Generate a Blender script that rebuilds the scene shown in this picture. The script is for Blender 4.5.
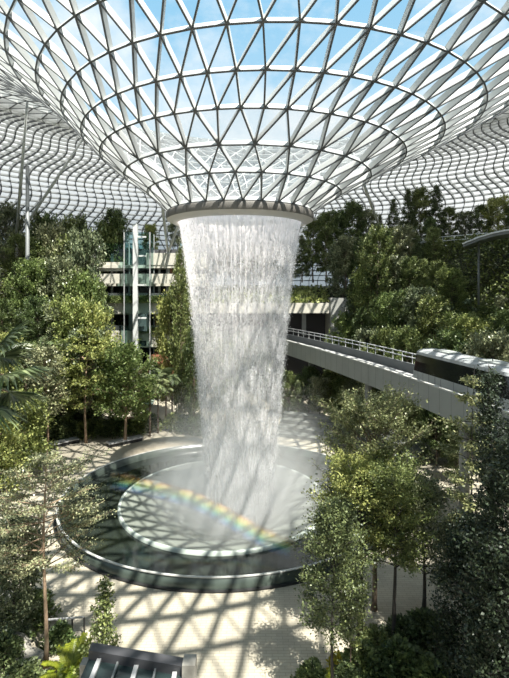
import bpy, math, random
import numpy as np
from mathutils import Vector, Matrix

for o in list(bpy.data.objects):
    bpy.data.objects.remove(o)
SC = bpy.context.scene
C = SC.collection
PI = math.pi
CAMZ = 18.6          # eye height above the plaza
FPX = 473.0

# ------------------------------------------------------------------ camera, sky, sun, exposure
cd = bpy.data.cameras.new('camera')
cam = bpy.data.objects.new('camera', cd)
C.objects.link(cam)
cam.location = (0, 0, CAMZ)
cam.rotation_euler = (PI / 2, 0, 0)
cd.sensor_fit = 'VERTICAL'
cd.sensor_height = 36.0
cd.lens = FPX / 678 * 36
cd.shift_y = -49.0 / 678
cd.clip_end = 2000
SC.camera = cam

SUN_DIR = Vector((0.289, -0.398, 0.870)).normalized()
sd = bpy.data.lights.new('sun', 'SUN')
sd.energy = 9.5
sd.angle = math.radians(0.55)
sd.color = (1.0, 0.945, 0.86)
sun = bpy.data.objects.new('sun', sd)
C.objects.link(sun)
sun.rotation_euler = SUN_DIR.to_track_quat('Z', 'Y').to_euler()
sun.location = (30, -35, 90)

w = bpy.data.worlds.new('sky')
SC.world = w
w.use_nodes = True
nt = w.node_tree
nt.nodes.clear()
N = nt.nodes.new
L = nt.links.new
out = N('ShaderNodeOutputWorld')
bg = N('ShaderNodeBackground')
tc = N('ShaderNodeTexCoord')
sep = N('ShaderNodeSeparateXYZ')
L(tc.outputs['Generated'], sep.inputs[0])
ramp = N('ShaderNodeValToRGB')
ramp.color_ramp.elements[0].position = 0.12
ramp.color_ramp.elements[0].color = (0.62, 0.76, 0.84, 1)
ramp.color_ramp.elements[1].position = 0.55
ramp.color_ramp.elements[1].color = (0.27, 0.56, 0.80, 1)
L(sep.outputs['Z'], ramp.inputs[0])
mp = N('ShaderNodeMapping')
mp.inputs['Scale'].default_value = (2.2, 2.2, 3.6)
mp.inputs['Location'].default_value = (0.35, 0.2, 0.1)
L(tc.outputs['Generated'], mp.inputs[0])
nz = N('ShaderNodeTexNoise')
nz.inputs['Scale'].default_value = 1.7
nz.inputs['Detail'].default_value = 7
nz.inputs['Roughness'].default_value = 0.58
L(mp.outputs[0], nz.inputs['Vector'])
cr = N('ShaderNodeValToRGB')
cr.color_ramp.elements[0].position = 0.41
cr.color_ramp.elements[0].color = (0, 0, 0, 1)
cr.color_ramp.elements[1].position = 0.62
cr.color_ramp.elements[1].color = (1, 1, 1, 1)
L(nz.outputs[0], cr.inputs[0])
mx = N('ShaderNodeMixRGB')
mx.inputs[2].default_value = (0.86, 0.90, 0.93, 1)
L(cr.outputs[0], mx.inputs[0])
L(ramp.outputs[0], mx.inputs[1])
L(mx.outputs[0], bg.inputs[0])
bg.inputs[1].default_value = 0.80
L(bg.outputs[0], out.inputs[0])

SC.view_settings.view_transform = 'Standard'
SC.view_settings.look = 'None'
SC.view_settings.gamma = 1
SC.view_settings.use_curve_mapping = False
SC.view_settings.exposure = 0.55
SC.cycles.transparent_max_bounces = 24
SC.cycles.max_bounces = 8
SC.cycles.volume_bounces = 2

# ------------------------------------------------------------------ helpers


def at(px, py, Y):
    """a point of the place from its bearing, height angle and distance ahead"""
    return Vector(((px - 254.5) / FPX * Y, Y, CAMZ + (290 - py) / FPX * Y))


def mesh(name, V, F, mat, parent=None, smooth=False, mi=None):
    me = bpy.data.meshes.new(name)
    V = np.asarray(V, dtype=np.float32).reshape(-1, 3)
    if isinstance(F, np.ndarray):
        k = F.shape[1]
        n = F.shape[0]
        me.vertices.add(len(V))
        me.vertices.foreach_set('co', V.ravel())
        me.loops.add(n * k)
        me.loops.foreach_set('vertex_index', F.astype(np.int32).ravel())
        me.polygons.add(n)
        me.polygons.foreach_set('loop_start', np.arange(0, n * k, k, dtype=np.int32))
        if mi is not None:
            me.polygons.foreach_set('material_index', np.asarray(mi, dtype=np.int32))
        me.update(calc_edges=True)
    else:
        me.from_pydata(V.tolist(), [], F)
        if mi is not None:
            me.polygons.foreach_set('material_index', np.asarray(mi, dtype=np.int32))
        me.update()
    if smooth:
        me.polygons.foreach_set('use_smooth', np.ones(len(me.polygons), dtype=bool))
    for m in (mat if isinstance(mat, (list, tuple)) else [mat]):
        me.materials.append(m)
    o = bpy.data.objects.new(name, me)
    C.objects.link(o)
    if parent is not None:
        o.parent = parent
    return o


def thing(name, label, cat, loc=(0, 0, 0), rz=0.0, group=None):
    o = bpy.data.objects.new(name, None)
    C.objects.link(o)
    o.location = loc
    o.rotation_euler = (0, 0, rz)
    o.empty_display_size = 0.3
    return tag(o, label, cat, group)


def tag(o, label, cat, group=None, kind=None):
    o['label'] = label
    o['category'] = cat
    if group:
        o['group'] = group
    if kind:
        o['kind'] = kind
    return o


def struct(o):
    o['kind'] = 'structure'
    return o


def dup(root, loc, rz=0.0, sc=(1, 1, 1), label=None, group=None):
    r = root.copy()
    C.objects.link(r)
    r.location = loc
    r.rotation_euler = (0, 0, rz)
    r.scale = sc
    if label:
        r['label'] = label
    if group:
        r['group'] = group
    for ch in list(root.children):
        c = ch.copy()
        C.objects.link(c)
        c.parent = r
        for g in list(ch.children):
            d = g.copy()
            C.objects.link(d)
            d.parent = c
    return r


class MB:
    def __init__(s):
        s.v = []
        s.f = []
        s.m = []
        s.n = 0

    def add(s, V, F, m=0):
        V = [tuple(p) for p in V]
        s.v += V
        s.f += [tuple(i + s.n for i in f) for f in F]
        s.m += [m] * len(F)
        s.n += len(V)

    def box(s, x0, x1, y0, y1, z0, z1, m=0):
        s.add([(x0, y0, z0), (x1, y0, z0), (x1, y1, z0), (x0, y1, z0), (x0, y0, z1), (x1, y0, z1), (x1, y1, z1), (x0, y1, z1)],
              [(0, 3, 2, 1), (4, 5, 6, 7), (0, 1, 5, 4), (1, 2, 6, 5), (2, 3, 7, 6), (3, 0, 4, 7)], m)

    def bar(s, a, b, wd, dp, up=(0, 0, 1), m=0, off=0.0):
        """box beam from a to b: wd across, dp along up, bottom lifted by off"""
        a = Vector(a)
        b = Vector(b)
        d = (b - a).normalized()
        up = Vector(up)
        sd_ = d.cross(up)
        if sd_.length < 1e-5:
            sd_ = d.cross(Vector((1, 0, 0)))
        sd_.normalize()
        u = sd_.cross(d).normalized()
        P = []
        for p in (a, b):
            for (i, j) in ((-.5, 0), (.5, 0), (.5, 1), (-.5, 1)):
                P.append(p + sd_ * (i * wd) + u * (off + j * dp))
        s.add(P, [(0, 1, 2, 3), (7, 6, 5, 4), (0, 4, 5, 1), (1, 5, 6, 2), (2, 6, 7, 3), (3, 7, 4, 0)], m)

    def tube(s, pts, rads, seg=8, m=0, cap=True):
        pts = [Vector(p) for p in pts]
        if not isinstance(rads, (list, tuple)):
            rads = [rads] * len(pts)
        V = []
        F = []
        ref = None
        for i, p in enumerate(pts):
            d = (pts[min(i + 1, len(pts) - 1)] - pts[max(i - 1, 0)]).normalized()
            if ref is None:
                ref = Vector((1, 0, 0)) if abs(d.x) < .8 else Vector((0, 1, 0))
            a = d.cross(ref).normalized()
            b = d.cross(a).normalized()
            ref = -d.cross(a).cross(d) if False else ref
            for k in range(seg):
                t = 2 * PI * k / seg
                V.append(p + a * (math.cos(t) * rads[i]) + b * (math.sin(t) * rads[i]))
        for i in range(len(pts) - 1):
            for k in range(seg):
                k2 = (k + 1) % seg
                F.append((i * seg + k, i * seg + k2, (i + 1) * seg + k2, (i + 1) * seg + k))
        if cap:
            F.append(tuple(range(seg - 1, -1, -1)))
            F.append(tuple((len(pts) - 1) * seg + k for k in range(seg)))
        s.add(V, F, m)

    def lathe(s, prof, seg=96, cx=0, cy=0, sx=1.0, sy=1.0, m=0, a0=0.0, a1=2 * PI):
        """profile of (r, z) turned about a vertical axis (elliptical when sx != sy)"""
        full = abs(a1 - a0 - 2 * PI) < 1e-6
        n = seg if full else seg + 1
        V = []
        F = []
        for (r, z) in prof:
            for k in range(n):
                t = a0 + (a1 - a0) * k / seg
                V.append((cx + math.cos(t) * r * sx, cy + math.sin(t) * r * sy, z))
        for i in range(len(prof) - 1):
            for k in range(seg):
                k2 = (k + 1) % n if full else k + 1
                F.append((i * n + k, i * n + k2, (i + 1) * n + k2, (i + 1) * n + k))
        s.add(V, F, m)

    def build(s, name, mat, parent=None, smooth=False):
        return mesh(name, s.v, s.f, mat, parent, smooth, s.m if isinstance(mat, (list, tuple)) else None)


# ------------------------------------------------------------------ materials
def mat(name, col, rough=0.6, metal=0.0, noise=0.0, nscale=3.0, bump=0.0, spec=0.5):
    m = bpy.data.materials.new(name)
    m.use_nodes = True
    t = m.node_tree
    b = t.nodes['Principled BSDF']
    b.inputs['Base Color'].default_value = (*col, 1)
    b.inputs['Roughness'].default_value = rough
    b.inputs['Metallic'].default_value = metal
    b.inputs['Specular IOR Level'].default_value = spec
    if noise:
        c = t.nodes.new('ShaderNodeTexCoord')
        n = t.nodes.new('ShaderNodeTexNoise')
        n.inputs['Scale'].default_value = nscale
        n.inputs['Detail'].default_value = 6
        t.links.new(c.outputs['Object'], n.inputs['Vector'])
        r = t.nodes.new('ShaderNodeValToRGB')
        r.color_ramp.elements[0].position = .3
        r.color_ramp.elements[1].position = .7
        r.color_ramp.elements[0].color = (*[x * (1 - noise) for x in col], 1)
        r.color_ramp.elements[1].color = (*[min(1, x * (1 + noise)) for x in col], 1)
        t.links.new(n.outputs[0], r.inputs[0])
        t.links.new(r.outputs[0], b.inputs['Base Color'])
        if bump:
            bp = t.nodes.new('ShaderNodeBump')
            bp.inputs['Strength'].default_value = bump
            t.links.new(n.outputs[0], bp.inputs['Height'])
            t.links.new(bp.outputs[0], b.inputs['Normal'])
    return m


def glass_mat(name, tint=(0.92, 0.97, 0.98), refl=0.10, rough=0.05, white=0.0, wcol=.9):
    m = bpy.data.materials.new(name)
    m.use_nodes = True
    t = m.node_tree
    t.nodes.clear()
    o = t.nodes.new('ShaderNodeOutputMaterial')
    tr = t.nodes.new('ShaderNodeBsdfTransparent')
    tr.inputs[0].default_value = (*tint, 1)
    gl = t.nodes.new('ShaderNodeBsdfGlossy')
    gl.inputs['Roughness'].default_value = rough
    fr = t.nodes.new('ShaderNodeLayerWeight')
    fr.inputs[0].default_value = 0.25
    ml = t.nodes.new('ShaderNodeMath')
    ml.operation = 'MULTIPLY'
    ml.inputs[1].default_value = refl * 3
    t.links.new(fr.outputs['Fresnel'], ml.inputs[0])
    mxs = t.nodes.new('ShaderNodeMixShader')
    t.links.new(ml.outputs[0], mxs.inputs[0])
    t.links.new(tr.outputs[0], mxs.inputs[1])
    t.links.new(gl.outputs[0], mxs.inputs[2])
    last = mxs
    if white:
        df = t.nodes.new('ShaderNodeBsdfDiffuse')
        df.inputs[0].default_value = (wcol, wcol * 1.015, wcol * 1.02, 1)
        tl = t.nodes.new('ShaderNodeBsdfTranslucent')
        tl.inputs[0].default_value = (wcol, wcol * 1.015, wcol * 1.02, 1)
        ad = t.nodes.new('ShaderNodeMixShader')
        ad.inputs[0].default_value = .6
        t.links.new(df.outputs[0], ad.inputs[1])
        t.links.new(tl.outputs[0], ad.inputs[2])
        m2 = t.nodes.new('ShaderNodeMixShader')
        m2.inputs[0].default_value = white
        t.links.new(mxs.outputs[0], m2.inputs[1])
        t.links.new(ad.outputs[0], m2.inputs[2])
        last = m2
    t.links.new(last.outputs[0], o.inputs[0])
    return m


def leaf_mat(name, dark, light, obj_var=0.25, transl=0.3, rough=0.45):
    m = bpy.data.materials.new(name)
    m.use_nodes = True
    t = m.node_tree
    b = t.nodes['Principled BSDF']
    o = t.nodes['Material Output']
    b.inputs['Roughness'].default_value = rough
    g = t.nodes.new('ShaderNodeNewGeometry')
    r = t.nodes.new('ShaderNodeValToRGB')
    r.color_ramp.elements[0].color = (*dark, 1)
    r.color_ramp.elements[1].color = (*light, 1)
    t.links.new(g.outputs['Random Per Island'], r.inputs[0])
    oi = t.nodes.new('ShaderNodeObjectInfo')
    mr = t.nodes.new('ShaderNodeMapRange')
    mr.inputs['To Min'].default_value = 1 - obj_var
    mr.inputs['To Max'].default_value = 1 + obj_var
    t.links.new(oi.outputs['Random'], mr.inputs['Value'])
    hs = t.nodes.new('ShaderNodeHueSaturation')
    t.links.new(r.outputs[0], hs.inputs['Color'])
    t.links.new(mr.outputs[0], hs.inputs['Value'])
    m3 = t.nodes.new('ShaderNodeMath')
    m3.operation = 'MULTIPLY_ADD'
    m3.inputs[1].default_value = -0.05
    m3.inputs[2].default_value = 0.525
    t.links.new(oi.outputs['Random'], m3.inputs[0])
    t.links.new(m3.outputs[0], hs.inputs['Hue'])
    t.links.new(hs.outputs[0], b.inputs['Base Color'])
    tl = t.nodes.new('ShaderNodeBsdfTranslucent')
    t.links.new(hs.outputs[0], tl.inputs[0])
    ms = t.nodes.new('ShaderNodeMixShader')
    ms.inputs[0].default_value = transl
    t.links.new(b.outputs[0], ms.inputs[1])
    t.links.new(tl.outputs[0], ms.inputs[2])
    t.links.new(ms.outputs[0], o.inputs[0])
    return m


M = dict(
    white_steel=mat('white_steel', (.52, .53, .52), .45),
    beam_shade=mat('beam_shade', (.10, .105, .11), .5),  # dark grey painted in for the shade on the beam undersides
    grey_steel=mat('grey_steel', (.16, .17, .17), .5),
    ring=mat('ring_grey', (.17, .16, .145), .6, noise=.08, nscale=1.5),
    ring_under=mat('ring_under', (.62, .60, .57), .6),
    concrete=mat('concrete', (.29, .29, .27), .8, noise=.10, nscale=.8),
    parapet=mat('parapet', (.27, .28, .26), .7, noise=.06, nscale=.6),
    seam=mat('seam', (.12, .12, .12), .8),
    coping=mat('coping', (.40, .40, .38), .6),
    deck=mat('deck', (.10, .10, .105), .8, noise=.2, nscale=2),
    rail=mat('rail', (.33, .33, .33), .5),
    rail_light=mat('rail_light', (.62, .63, .63), .5),
    beige=mat('beige', (.48, .455, .39), .8, noise=.08, nscale=.7),
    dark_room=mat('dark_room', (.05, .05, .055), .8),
    brown=mat('brown', (.26, .11, .06), .7, noise=.2, nscale=.5),
    soil=mat('soil', (.045, .045, .03), .95, noise=.4, nscale=1.2),
    bark=mat('bark', (.16, .12, .085), .9, noise=.3, nscale=6, bump=.4),
    bark_pale=mat('bark_pale', (.30, .21, .14), .9, noise=.25, nscale=6, bump=.4),
    bark_dark=mat('bark_dark', (.045, .04, .035), .9, noise=.3, nscale=6, bump=.4),
    train_white=mat('train_white', (.36, .38, .37), .4),
    train_roof=mat('train_roof', (.34, .355, .36), .4),
    train_glass=mat('train_glass', (.012, .014, .016), .08, spec=.6),
    train_dark=mat('train_dark', (.05, .05, .055), .5),
    wall_green=mat('pool_wall', (.055, .070, .060), .25, noise=.15, nscale=.5),
    bowl=mat('bowl', (.18, .195, .17), .2, noise=.08, nscale=.6, spec=.6),
    bowl_rim=mat('bowl_rim', (.36, .40, .36), .25),
    black=mat('black', (.02, .02, .02), .6),
    shaded_stone=mat('shaded_stone', (.11, .115, .105), .8, noise=.15, nscale=1),  # stone colour lowered to carry the shade on the sitting steps
    stone=mat('stone', (.26, .245, .215), .9, noise=.2, nscale=3, bump=.3),
    teal_glass=mat('teal_glass', (.02, .032, .032), .15, spec=.6),
    blue_screen=mat('blue_board', (.14, .42, .75), .5),
    roof_glass=glass_mat('roof_glass', (.95, .985, .99), .06, .04),
    blind_glass=glass_mat('blind_glass', (.92, .95, .97), .06, .1, white=.85, wcol=.52),
    frit_glass=glass_mat('frit_glass', (.93, .96, .97), .07, .08, white=.36, wcol=.45),
    lift_glass=glass_mat('lift_glass', (.72, .86, .85), .16, .05),
    rail_glass=glass_mat('rail_glass', (.70, .82, .78), .18, .05, white=.10),
)
LEAF = dict(
    forest=leaf_mat('leaf_forest', (.045, .078, .024), (.240, .285, .100), .3, .3),
    dark=leaf_mat('leaf_dark', (.030, .052, .020), (.150, .190, .075), .25, .2),
    bright=leaf_mat('leaf_bright', (.085, .130, .032), (.400, .440, .150), .2, .35),
    grey=leaf_mat('leaf_grey', (.065, .090, .045), (.370, .390, .220), .2, .25, .35),
    pale=leaf_mat('leaf_pale', (.12, .14, .050), (.44, .42, .21), .15, .3, .4),
    shade=leaf_mat('leaf_shade', (.018, .028, .015), (.050, .068, .034), .2, .15),  # leaf colour darkened to paint in the shade on the near right trees
    palm=leaf_mat('leaf_palm', (.055, .085, .035), (.300, .340, .170), .2, .3, .3),
    lime=leaf_mat('leaf_lime', (.09, .14, .012), (.24, .30, .03), .1, .4),
    yellow=leaf_mat('leaf_yellow', (.30, .24, .02), (.60, .46, .06), .1, .4),
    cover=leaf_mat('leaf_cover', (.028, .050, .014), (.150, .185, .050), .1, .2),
)

# plaza paving: small pale setts
pv = bpy.data.materials.new('paving')
pv.use_nodes = True
t = pv.node_tree
b = t.nodes['Principled BSDF']
b.inputs['Roughness'].default_value = .75
c = t.nodes.new('ShaderNodeTexCoord')
bk = t.nodes.new('ShaderNodeTexBrick')
bk.inputs['Scale'].default_value = 1.0
bk.inputs['Brick Width'].default_value = .60
bk.inputs['Row Height'].default_value = .20
bk.inputs['Mortar Size'].default_value = .012
bk.inputs['Color1'].default_value = (.40, .36, .285, 1)
bk.inputs['Color2'].default_value = (.355, .32, .255, 1)
bk.inputs['Mortar'].default_value = (.24, .22, .175, 1)
t.links.new(c.outputs['Object'], bk.inputs['Vector'])
nz = t.nodes.new('ShaderNodeTexNoise')
nz.inputs['Scale'].default_value = .35
nz.inputs['Detail'].default_value = 5
t.links.new(c.outputs['Object'], nz.inputs['Vector'])
rr = t.nodes.new('ShaderNodeValToRGB')
rr.color_ramp.elements[0].position = .35
rr.color_ramp.elements[0].color = (.84, .84, .84, 1)
rr.color_ramp.elements[1].position = .65
rr.color_ramp.elements[1].color = (1.04, 1.03, 1.0, 1)
t.links.new(nz.outputs[0], rr.inputs[0])
mm = t.nodes.new('ShaderNodeMixRGB')
mm.blend_type = 'MULTIPLY'
mm.inputs[0].default_value = 1
t.links.new(bk.outputs[0], mm.inputs[1])
t.links.new(rr.outputs[0], mm.inputs[2])
t.links.new(mm.outputs[0], b.inputs['Base Color'])
M['paving'] = pv

# dark still pool water
dw = bpy.data.materials.new('pool_water')
dw.use_nodes = True
t = dw.node_tree
b = t.nodes['Principled BSDF']
b.inputs['Base Color'].default_value = (.018, .023, .019, 1)
b.inputs['Roughness'].default_value = .07
b.inputs['Specular IOR Level'].default_value = .5
c = t.nodes.new('ShaderNodeTexCoord')
n_ = t.nodes.new('ShaderNodeTexNoise')
n_.inputs['Scale'].default_value = 1.6
n_.inputs['Detail'].default_value = 4
t.links.new(c.outputs['Object'], n_.inputs['Vector'])
bp = t.nodes.new('ShaderNodeBump')
bp.inputs['Strength'].default_value = .05
t.links.new(n_.outputs[0], bp.inputs['Height'])
t.links.new(bp.outputs[0], b.inputs['Normal'])
M['pool_water'] = dw


def water_mat(name, col, alpha, transl=.5, streak=None):
    """falling water: white scattering with clear gaps between the strands"""
    m = bpy.data.materials.new(name)
    m.use_nodes = True
    t = m.node_tree
    t.nodes.clear()
    o = t.nodes.new('ShaderNodeOutputMaterial')
    df = t.nodes.new('ShaderNodeBsdfDiffuse')
    df.inputs[0].default_value = (*col, 1)
    tl = t.nodes.new('ShaderNodeBsdfTranslucent')
    tl.inputs[0].default_value = (*col, 1)
    ms = t.nodes.new('ShaderNodeMixShader')
    ms.inputs[0].default_value = transl
    t.links.new(df.outputs[0], ms.inputs[1])
    t.links.new(tl.outputs[0], ms.inputs[2])
    tr = t.nodes.new('ShaderNodeBsdfTransparent')
    m2 = t.nodes.new('ShaderNodeMixShader')
    t.links.new(tr.outputs[0], m2.inputs[1])
    t.links.new(ms.outputs[0], m2.inputs[2])
    m2.inputs[0].default_value = alpha
    if streak:
        # alpha from noise stretched along the fall; denser near the lip
        c = t.nodes.new('ShaderNodeTexCoord')
        mp = t.nodes.new('ShaderNodeMapping')
        mp.inputs['Scale'].default_value = streak
        t.links.new(c.outputs['Object'], mp.inputs[0])
        n = t.nodes.new('ShaderNodeTexNoise')
        n.inputs['Scale'].default_value = 1.0
        n.inputs['Detail'].default_value = 4
        n.inputs['Roughness'].default_value = .65
        t.links.new(mp.outputs[0], n.inputs['Vector'])
        r = t.nodes.new('ShaderNodeMapRange')
        r.inputs['From Min'].default_value = .36
        r.inputs['From Max'].default_value = .68
        t.links.new(n.outputs[0], r.inputs['Value'])
        s = t.nodes.new('ShaderNodeSeparateXYZ')
        t.links.new(c.outputs['Object'], s.inputs[0])
        top = t.nodes.new('ShaderNodeMapRange')
        top.inputs['From Min'].default_value = CAMZ + 2.6
        top.inputs['From Max'].default_value = CAMZ + 5.9
        t.links.new(s.outputs['Z'], top.inputs['Value'])
        a1 = t.nodes.new('ShaderNodeMath')
        a1.operation = 'MULTIPLY'
        a1.inputs[1].default_value = alpha
        t.links.new(r.outputs[0], a1.inputs[0])
        a2 = t.nodes.new('ShaderNodeMath')
        a2.operation = 'MULTIPLY_ADD'
        a2.inputs[1].default_value = .80
        a2.use_clamp = True
        t.links.new(top.outputs[0], a2.inputs[0])
        t.links.new(a1.outputs[0], a2.inputs[2])
        t.links.new(a2.outputs[0], m2.inputs[0])
    t.links.new(m2.outputs[0], o.inputs[0])
    return m


M['film'] = water_mat('water_film', (.98, .95, .97), .50, .55, (6.5, 6.5, .9))
M['drop'] = water_mat('water_drop', (.95, .95, .95), .85, .45)
M['core'] = water_mat('water_core', (.96, .97, .97), .46, .55, (3.4, 3.4, .16))


def volume_mat(name, build):
    m = bpy.data.materials.new(name)
    m.use_nodes = True
    t = m.node_tree
    t.nodes.clear()
    o = t.nodes.new('ShaderNodeOutputMaterial')
    v = t.nodes.new('ShaderNodeVolumeScatter')
    v.inputs['Anisotropy'].default_value = -0.1
    t.links.new(v.outputs[0], o.inputs['Volume'])
    build(t, v)
    return m


# ------------------------------------------------------------------ roof: funnel and shell of the glass dome
ACY = 42.0
RINGS = [(6.4, 6.75, -1.25, 28), (8.5, 8.34, -.88, 28), (10.7, 9.61, -.58, 28), (13.0, 11.14, -.12, 56), (15.13, 12.48, .65, 56), (17.3, 14.0, 1.44, 56),
         (19.5, 15.5, 2.0, 56), (21.8, 17.0, 2.4, 56), (24.2, 18.5, 2.7, 56), (26.8, 20.0, 2.8, 56), (29.5, 21.4, 2.8, 112), (32.3, 22.6, 2.7, 112),
         (35.3, 23.6, 2.5, 112), (38.5, 24.3, 2.3, 112), (41.8, 24.6, 2.0, 112), (45.2, 24.4, 1.7, 112), (48.6, 23.8, 1.4, 112), (52, 22.8, 1.1, 112),
         (55.3, 21.4, .8, 112), (58.5, 19.6, .5, 112), (61.5, 17.4, .3, 112), (64.3, 14.9, .1, 112), (66.8, 12.1, 0, 112), (69.0, 9.0, 0, 112),
         (70.8, 5.7, 0, 112), (72.2, 2.2, 0, 112), (73.2, -1.5, 0, 112)]
KF = 14            # from this ring outward the shell is finely banded
FINE = RINGS[:KF + 1]
for q in range(KF, len(RINGS) - 1):
    p0, p1, p2, p3 = RINGS[q - 1], RINGS[q], RINGS[q + 1], RINGS[min(q + 2, len(RINGS) - 1)]
    for j in (1, 2, 3):
        u = j / 3
        FINE.append(tuple(.5 * (2 * b_ + (c_ - a_) * u + (2 * a_ - 5 * b_ + 4 * c_ - d_) * u * u + (3 * b_ - a_ - 3 * c_ + d_) * u ** 3)
                          for a_, b_, c_, d_ in zip(p0[:3], p1[:3], p2[:3], p3[:3])) + (224,))
RINGS = FINE
nodes = []
normals = []
phase = []
for k, (r, z, cx, n) in enumerate(RINGS):
    st = 2 * PI / n
    if k == 0:
        ph = .055
    elif k > KF:   # outer shell: gently waving columns
        ph = phase[KF] + .62 * math.sin((k - KF - 1) * 2 * PI / 10) * st
    elif n == RINGS[k - 1][3]:
        ph = phase[-1] + st / 2
    else:
        ph = phase[-1]
    phase.append(ph)
    k0, k1 = max(k - 1, 0), min(k + 1, len(RINGS) - 1)
    dr, dz = RINGS[k1][0] - RINGS[k0][0], RINGS[k1][1] - RINGS[k0][1]
    ln = math.hypot(dr, dz)
    row = []
    nr = []
    for i in range(n):
        a = -PI / 2 + ph + st * i
        row.append(Vector((cx + r * math.cos(a), ACY + r * math.sin(a), CAMZ + z)))
        nr.append(Vector((-dz / ln * math.cos(a), -dz / ln * math.sin(a), dr / ln)))
    nodes.append(row)
    normals.append(nr)
edges = set()
tris = []
for k in range(len(RINGS)):
    n = RINGS[k][3]
    for i in range(n):
        edges.add(((k, i), (k, (i + 1) % n)))
    if k + 1 == len(RINGS):
        break
    m_ = RINGS[k + 1][3]
    if k > KF:
        for i in range(n):
            edges.add(((k, i), (k + 1, i)))
            tris.append(((k, i), (k, (i + 1) % n), (k + 1, (i + 1) % n)))
            tris.append(((k, i), (k + 1, (i + 1) % n), (k + 1, i)))
    elif m_ == n:   # upper ring is half a step ahead
        for i in range(n):
            edges.add(((k, i), (k + 1, i)))
            edges.add(((k, i), (k + 1, (i - 1) % n)))
            tris.append(((k, i), (k, (i + 1) % n), (k + 1, i)))
            tris.append(((k, i), (k + 1, i), (k + 1, (i - 1) % n)))
    else:
        for i in range(n):
            j = 2 * i
            for q in (-1, 0, 1):
                edges.add(((k, i), (k + 1, (j + q) % m_)))
            tris.append(((k, i), (k + 1, (j + 1) % m_), (k + 1, j)))
            tris.append(((k, i), (k + 1, j), (k + 1, (j - 1) % m_)))
            tris.append(((k, i), (k, (i + 1) % n), (k + 1, (j + 1) % m_)))
nd = lambda q: nodes[q[0]][q[1]]
nn = lambda q: normals[q[0]][q[1]]
fr = MB()
for (a, b_) in edges:
    up = (nn(a) + nn(b_)) * .5
    k = min(a[0], b_[0])
    ringm = a[0] == b_[0]
    if k < 10:
        wd, dp = (.10, .38) if ringm else (.085, .43)
        fl = .11
    else:
        wd, dp = (.13, .6) if k < KF else (.09, .40) if ringm else (.11, .7)
        fl = .15
    fr.bar(nd(a), nd(b_), wd, dp, up, 0, .05)
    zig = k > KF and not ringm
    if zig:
        fr.bar(nd(a), nd(b_), .13, .26, up, 1, -.06)  # dark bar paints the shadow side of the shell columns
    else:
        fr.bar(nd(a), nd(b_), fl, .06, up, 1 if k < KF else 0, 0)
ceiling = fr.build('ceiling', [M['white_steel'], M['beam_shade']])
struct(ceiling)
gv = []
gf = []
gm = []
vi = {}
for k in range(len(RINGS)):
    for i in range(RINGS[k][3]):
        vi[(k, i)] = len(gv)
        gv.append(nodes[k][i] + normals[k][i] * (.42 if k < 10 else .8))
for tr in tris:
    gf.append([vi[q] for q in tr])
    kk = min(q[0] for q in tr)
    back = min(nd(q).y for q in tr) > 52 and kk >= 13
    gm.append(1 if kk < 3 else 2 if back else 0)
mesh('glass_pane', gv, np.array(gf), [M['roof_glass'], M['frit_glass'], M['blind_glass']], ceiling, mi=gm)

# the ring round the opening
rg = thing('oculus_ring', 'grey ring around the roof opening where the water drops', 'ring', (-1.27, ACY, CAMZ))
b_ = MB()
b_.lathe([(6.42, 6.1), (6.50, 6.25), (6.50, 6.62), (6.42, 6.74), (5.6, 6.74), (5.6, 6.45)], 112)
b_.build('rim_band', M['ring'], rg, True)
b_ = MB()
b_.lathe([(6.42, 6.1), (6.0, 5.90), (5.55, 5.78), (5.45, 5.9), (5.45, 6.45), (5.6, 6.45)], 112)
b_.build('soffit', M['ring_under'], rg, True)
for i in range(28):
    b_ = MB()
    a = 2 * PI * i / 28
    p = Vector((math.cos(a), math.sin(a), 0))
    b_.bar(p * 6.49 + Vector((0, 0, 6.2)), p * 6.49 + Vector((0, 0, 6.66)), .03, .03, p)
    b_.build('seam', M['seam'], rg)

# ------------------------------------------------------------------ ground and hillsides
HC = Vector((-1.0, 42.0))


def sstep(x):
    x = max(0.0, min(1.0, x))
    return x * x * (3 - 2 * x)


def hill(X, Y):
    dx, dy = X - HC.x, Y - HC.y
    r = math.hypot(dx, dy)
    az = math.degrees(math.atan2(dx, dy))
    z = 0.0
    if az > 0:
        # steep planted bank behind the train bridge
        r0 = 27 + 5 * sstep((60 - az) / 40)
        f = sstep((az - 24 + 6 * sstep((r - 50) / 3)) / 8) * sstep((150 - az) / 25)
        z = max(z, f * (15 * sstep((r - r0) / 9) + 11 * sstep((r - r0 - 9) / 10)))
    else:
        a = -az
        f = sstep((a - 40) / 10) * sstep((128 - a) / 20)
        z = max(z, f * (9 * sstep((r - 28) / 8) + 13 * sstep((r - 37) / 14)))
    return z


fl = MB()
fl.lathe([(1.0, 0), (1.6, 0), (3, 0), (8, 0)], 160, -2.55, 42.1, 14.0, 12.8)
floor = fl.build('floor', M['paving'])
struct(floor)


def hillside(name, a0, a1):
    na, nr_ = 90, 50
    V = []
    for i in range(na + 1):
        a = math.radians(a0 + (a1 - a0) * i / na)
        for j in range(nr_ + 1):
            r = 24 + 50 * (j / nr_) ** 1.4
            X = HC.x + r * math.sin(a)
            Y = HC.y + r * math.cos(a)
            V.append((X, Y, hill(X, Y) - .12))
    F = [(i * (nr_ + 1) + j, i * (nr_ + 1) + j + 1, (i + 1) * (nr_ + 1) + j + 1, (i + 1) * (nr_ + 1) + j) for i in range(na) for j in range(nr_)]
    return struct(mesh(name, V, F, M['soil'], None, True))


hillside("ground_right", 18, 150)
hillside('ground_left', -128, -40)
# outer wall under the foot of the dome
ow = MB()
ow.lathe([(74.2, -.5), (74.2, 17.2), (73.4, 17.2), (73.4, -.5)], 112, 0, ACY)
struct(ow.build('wall_outer', M['beige']))
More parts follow.
